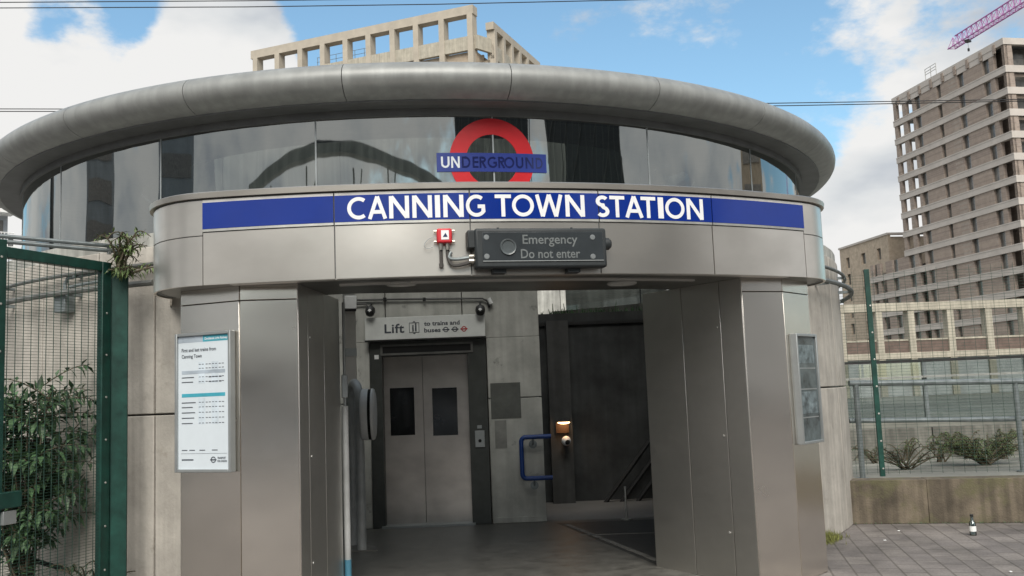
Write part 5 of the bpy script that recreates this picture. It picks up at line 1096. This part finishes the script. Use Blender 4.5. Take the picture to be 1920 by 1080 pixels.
ar = thing('arched_canopy', 'long arched dark roof on paired struts opposite the station, mirrored in the drum glass', 'canopy', (-14, -33, 0))
pts = [(-57.2, 10.0), (-51, 10.7), (-45.4, 11.25), (-39, 11.7), (-33.9, 12.0), (-28, 11.95), (-21.4, 11.7), (-16, 11.35), (-11.9, 11.05), (-7, 10.7), (-3.0, 10.3)]
mb = MB(); rings = []
for az, z in pts:
    P = refl_pt(az, 30, z); o = Vector((math.sin(R_(az)), -math.cos(R_(az)), 0)); rings.append([mb.bm.verts.new(v) for v in (P+ZV*.25, P-ZV*.28, P-ZV*.20+o*1.1, P+ZV*.30+o*1.1)])
for A, B in zip(rings, rings[1:]):
    for k in range(4): mb.bm.faces.new((A[k], A[(k+1) % 4], B[(k+1) % 4], B[k]))
mb.bm.faces.new(rings[0]); mb.bm.faces.new(rings[-1][::-1]); mb.build('roof', m_refl1, ar)
for az in (-50, -40, -28, -18, -8):
    z = 10.9; P = refl_pt(az, 31.5, 0); mb = MB(); mb.tube([P, refl_pt(az, 31.5, 10.5 if abs(az+28) > 14 else 11.4)], .13, 6); mb.tube([P+ZV*7, refl_pt(az+2.5, 31.5, 10.4 if abs(az+28) > 14 else 11.4)], .10, 6); mb.build('strut', m_refl1, ar)
lpz = thing('lamp_column', 'dark lamp column far left of the station, mirrored at the edge of the glass', 'street lamp', (-24, 11, 0))
mb = MB(); mb.tube([(-24, 11, 0), (-24, 11, 11)], [.55, .5], 10); mb.build('column', m_refl1, lpz); mb = MB(); mb.box((-22.6, 10, 11), (2.4, .4, .2), -.6); mb.build('lamp_head', m_refl1, lpz)

P = fl(1256, 327, 4.40); cl_ = thing('ceiling_light', 'pale oval ceiling light seen through the drum glass', 'ceiling light', tuple(P))
mb = MB(); mb.lathe([(0, -.055), (.12, -.05), (.17, -.03), (.18, 0), (0, 0)], (P.x, P.y, 4.46), 24); mb.build('diffuser', mat('warm_diffuser', (.85, .78, .55), .5), cl_)
mb = MB(); mb.lathe([(.18, -.012), (.195, -.012), (.195, .008), (.18, .008), (.18, -.012)], (P.x, P.y, 4.46), 24); mb.build('rim', m_alu, cl_)

# ------------------------------------------------------------------ cars parked across the road, mirrored in the steel piers and the lift windows
m_tyre = mat('tyre', (.02, .02, .02), .8); m_cglass = mat('car_window', (.02, .022, .025), .08)
def car(x, y, rz, paint, lab):
    t = thing('parked_car', lab, 'car', (x, y, 0), 'cars parked opposite the entrance'); M0 = Matrix.Translation((x, y, 0)) @ Matrix.Rotation(rz, 4, 'Z')
    def prof(pts, w0, w1, zs):
        mb = MB(); sides = []
        for sy in (-1, 1): sides.append([mb.bm.verts.new(M0 @ Vector((px, sy*(w0+(w1-w0)*max(0, min(1, (pz-zs)/.55))), pz))) for px, pz in pts])
        n = len(pts)
        for i in range(n): mb.bm.faces.new((sides[0][i], sides[0][(i+1) % n], sides[1][(i+1) % n], sides[1][i]))
        mb.bm.faces.new(sides[0]); mb.bm.faces.new(sides[1][::-1]); return mb
    prof([(-2.1, .25), (-2.15, .6), (-2.05, .92), (-1.2, .98), (-.75, 1.38), (-.2, 1.48), (.75, 1.45), (1.55, 1.05), (2.05, .95), (2.15, .6), (2.1, .25)], .86, .62, .95).build('body', paint, t, bevel=.05)
    for sy in (-1, 1):
        mb = MB(); f = [mb.bm.verts.new(M0 @ Vector((px, sy*(.865-.24*max(0, (pz-.95)/.55)), pz))) for px, pz in ((-1.0, 1.0), (-.66, 1.34), (-.15, 1.42), (.68, 1.39), (1.25, 1.03))]; mb.bm.faces.new(f); mb.build('side_window', m_cglass, t, fix=False)
        for px in (-1.35, 1.35):
            ax = (M0.to_3x3() @ Vector((0, sy, 0))).to_track_quat('Z', 'Y').to_matrix(); mb = MB(); mb.lathe([(0, .02), (.2, .02), (.32, .01), (.33, -.05), (.33, -.18), (0, -.18)], M0 @ Vector((px, sy*.88, .33)), 20, ax); wh = mb.build('wheel', m_tyre, t)
            mb = MB(); mb.lathe([(0, .035), (.19, .03), (.2, .015)], M0 @ Vector((px, sy*.88, .33)), 14, ax); mb.build('rim', m_alu, wh)
        for px in (-2.13, 2.11): mb = MB(); mb.box(M0 @ Vector((px, sy*.62, .68)), (.06, .3, .14), rz); mb.build('headlight' if px < 0 else 'tail_light', m_gwht if px < 0 else m_red, t)
car(-6.6, -23, .03, mat('car_white', (.75, .76, .76), .25, var=.02), 'white parked car opposite the entrance, mirrored in the left pier')
car(-1.2, -24.5, -.02, mat('car_grey', (.12, .125, .13), .25, metal=.4, var=.02), 'dark grey parked car opposite the entrance, right of the white car')
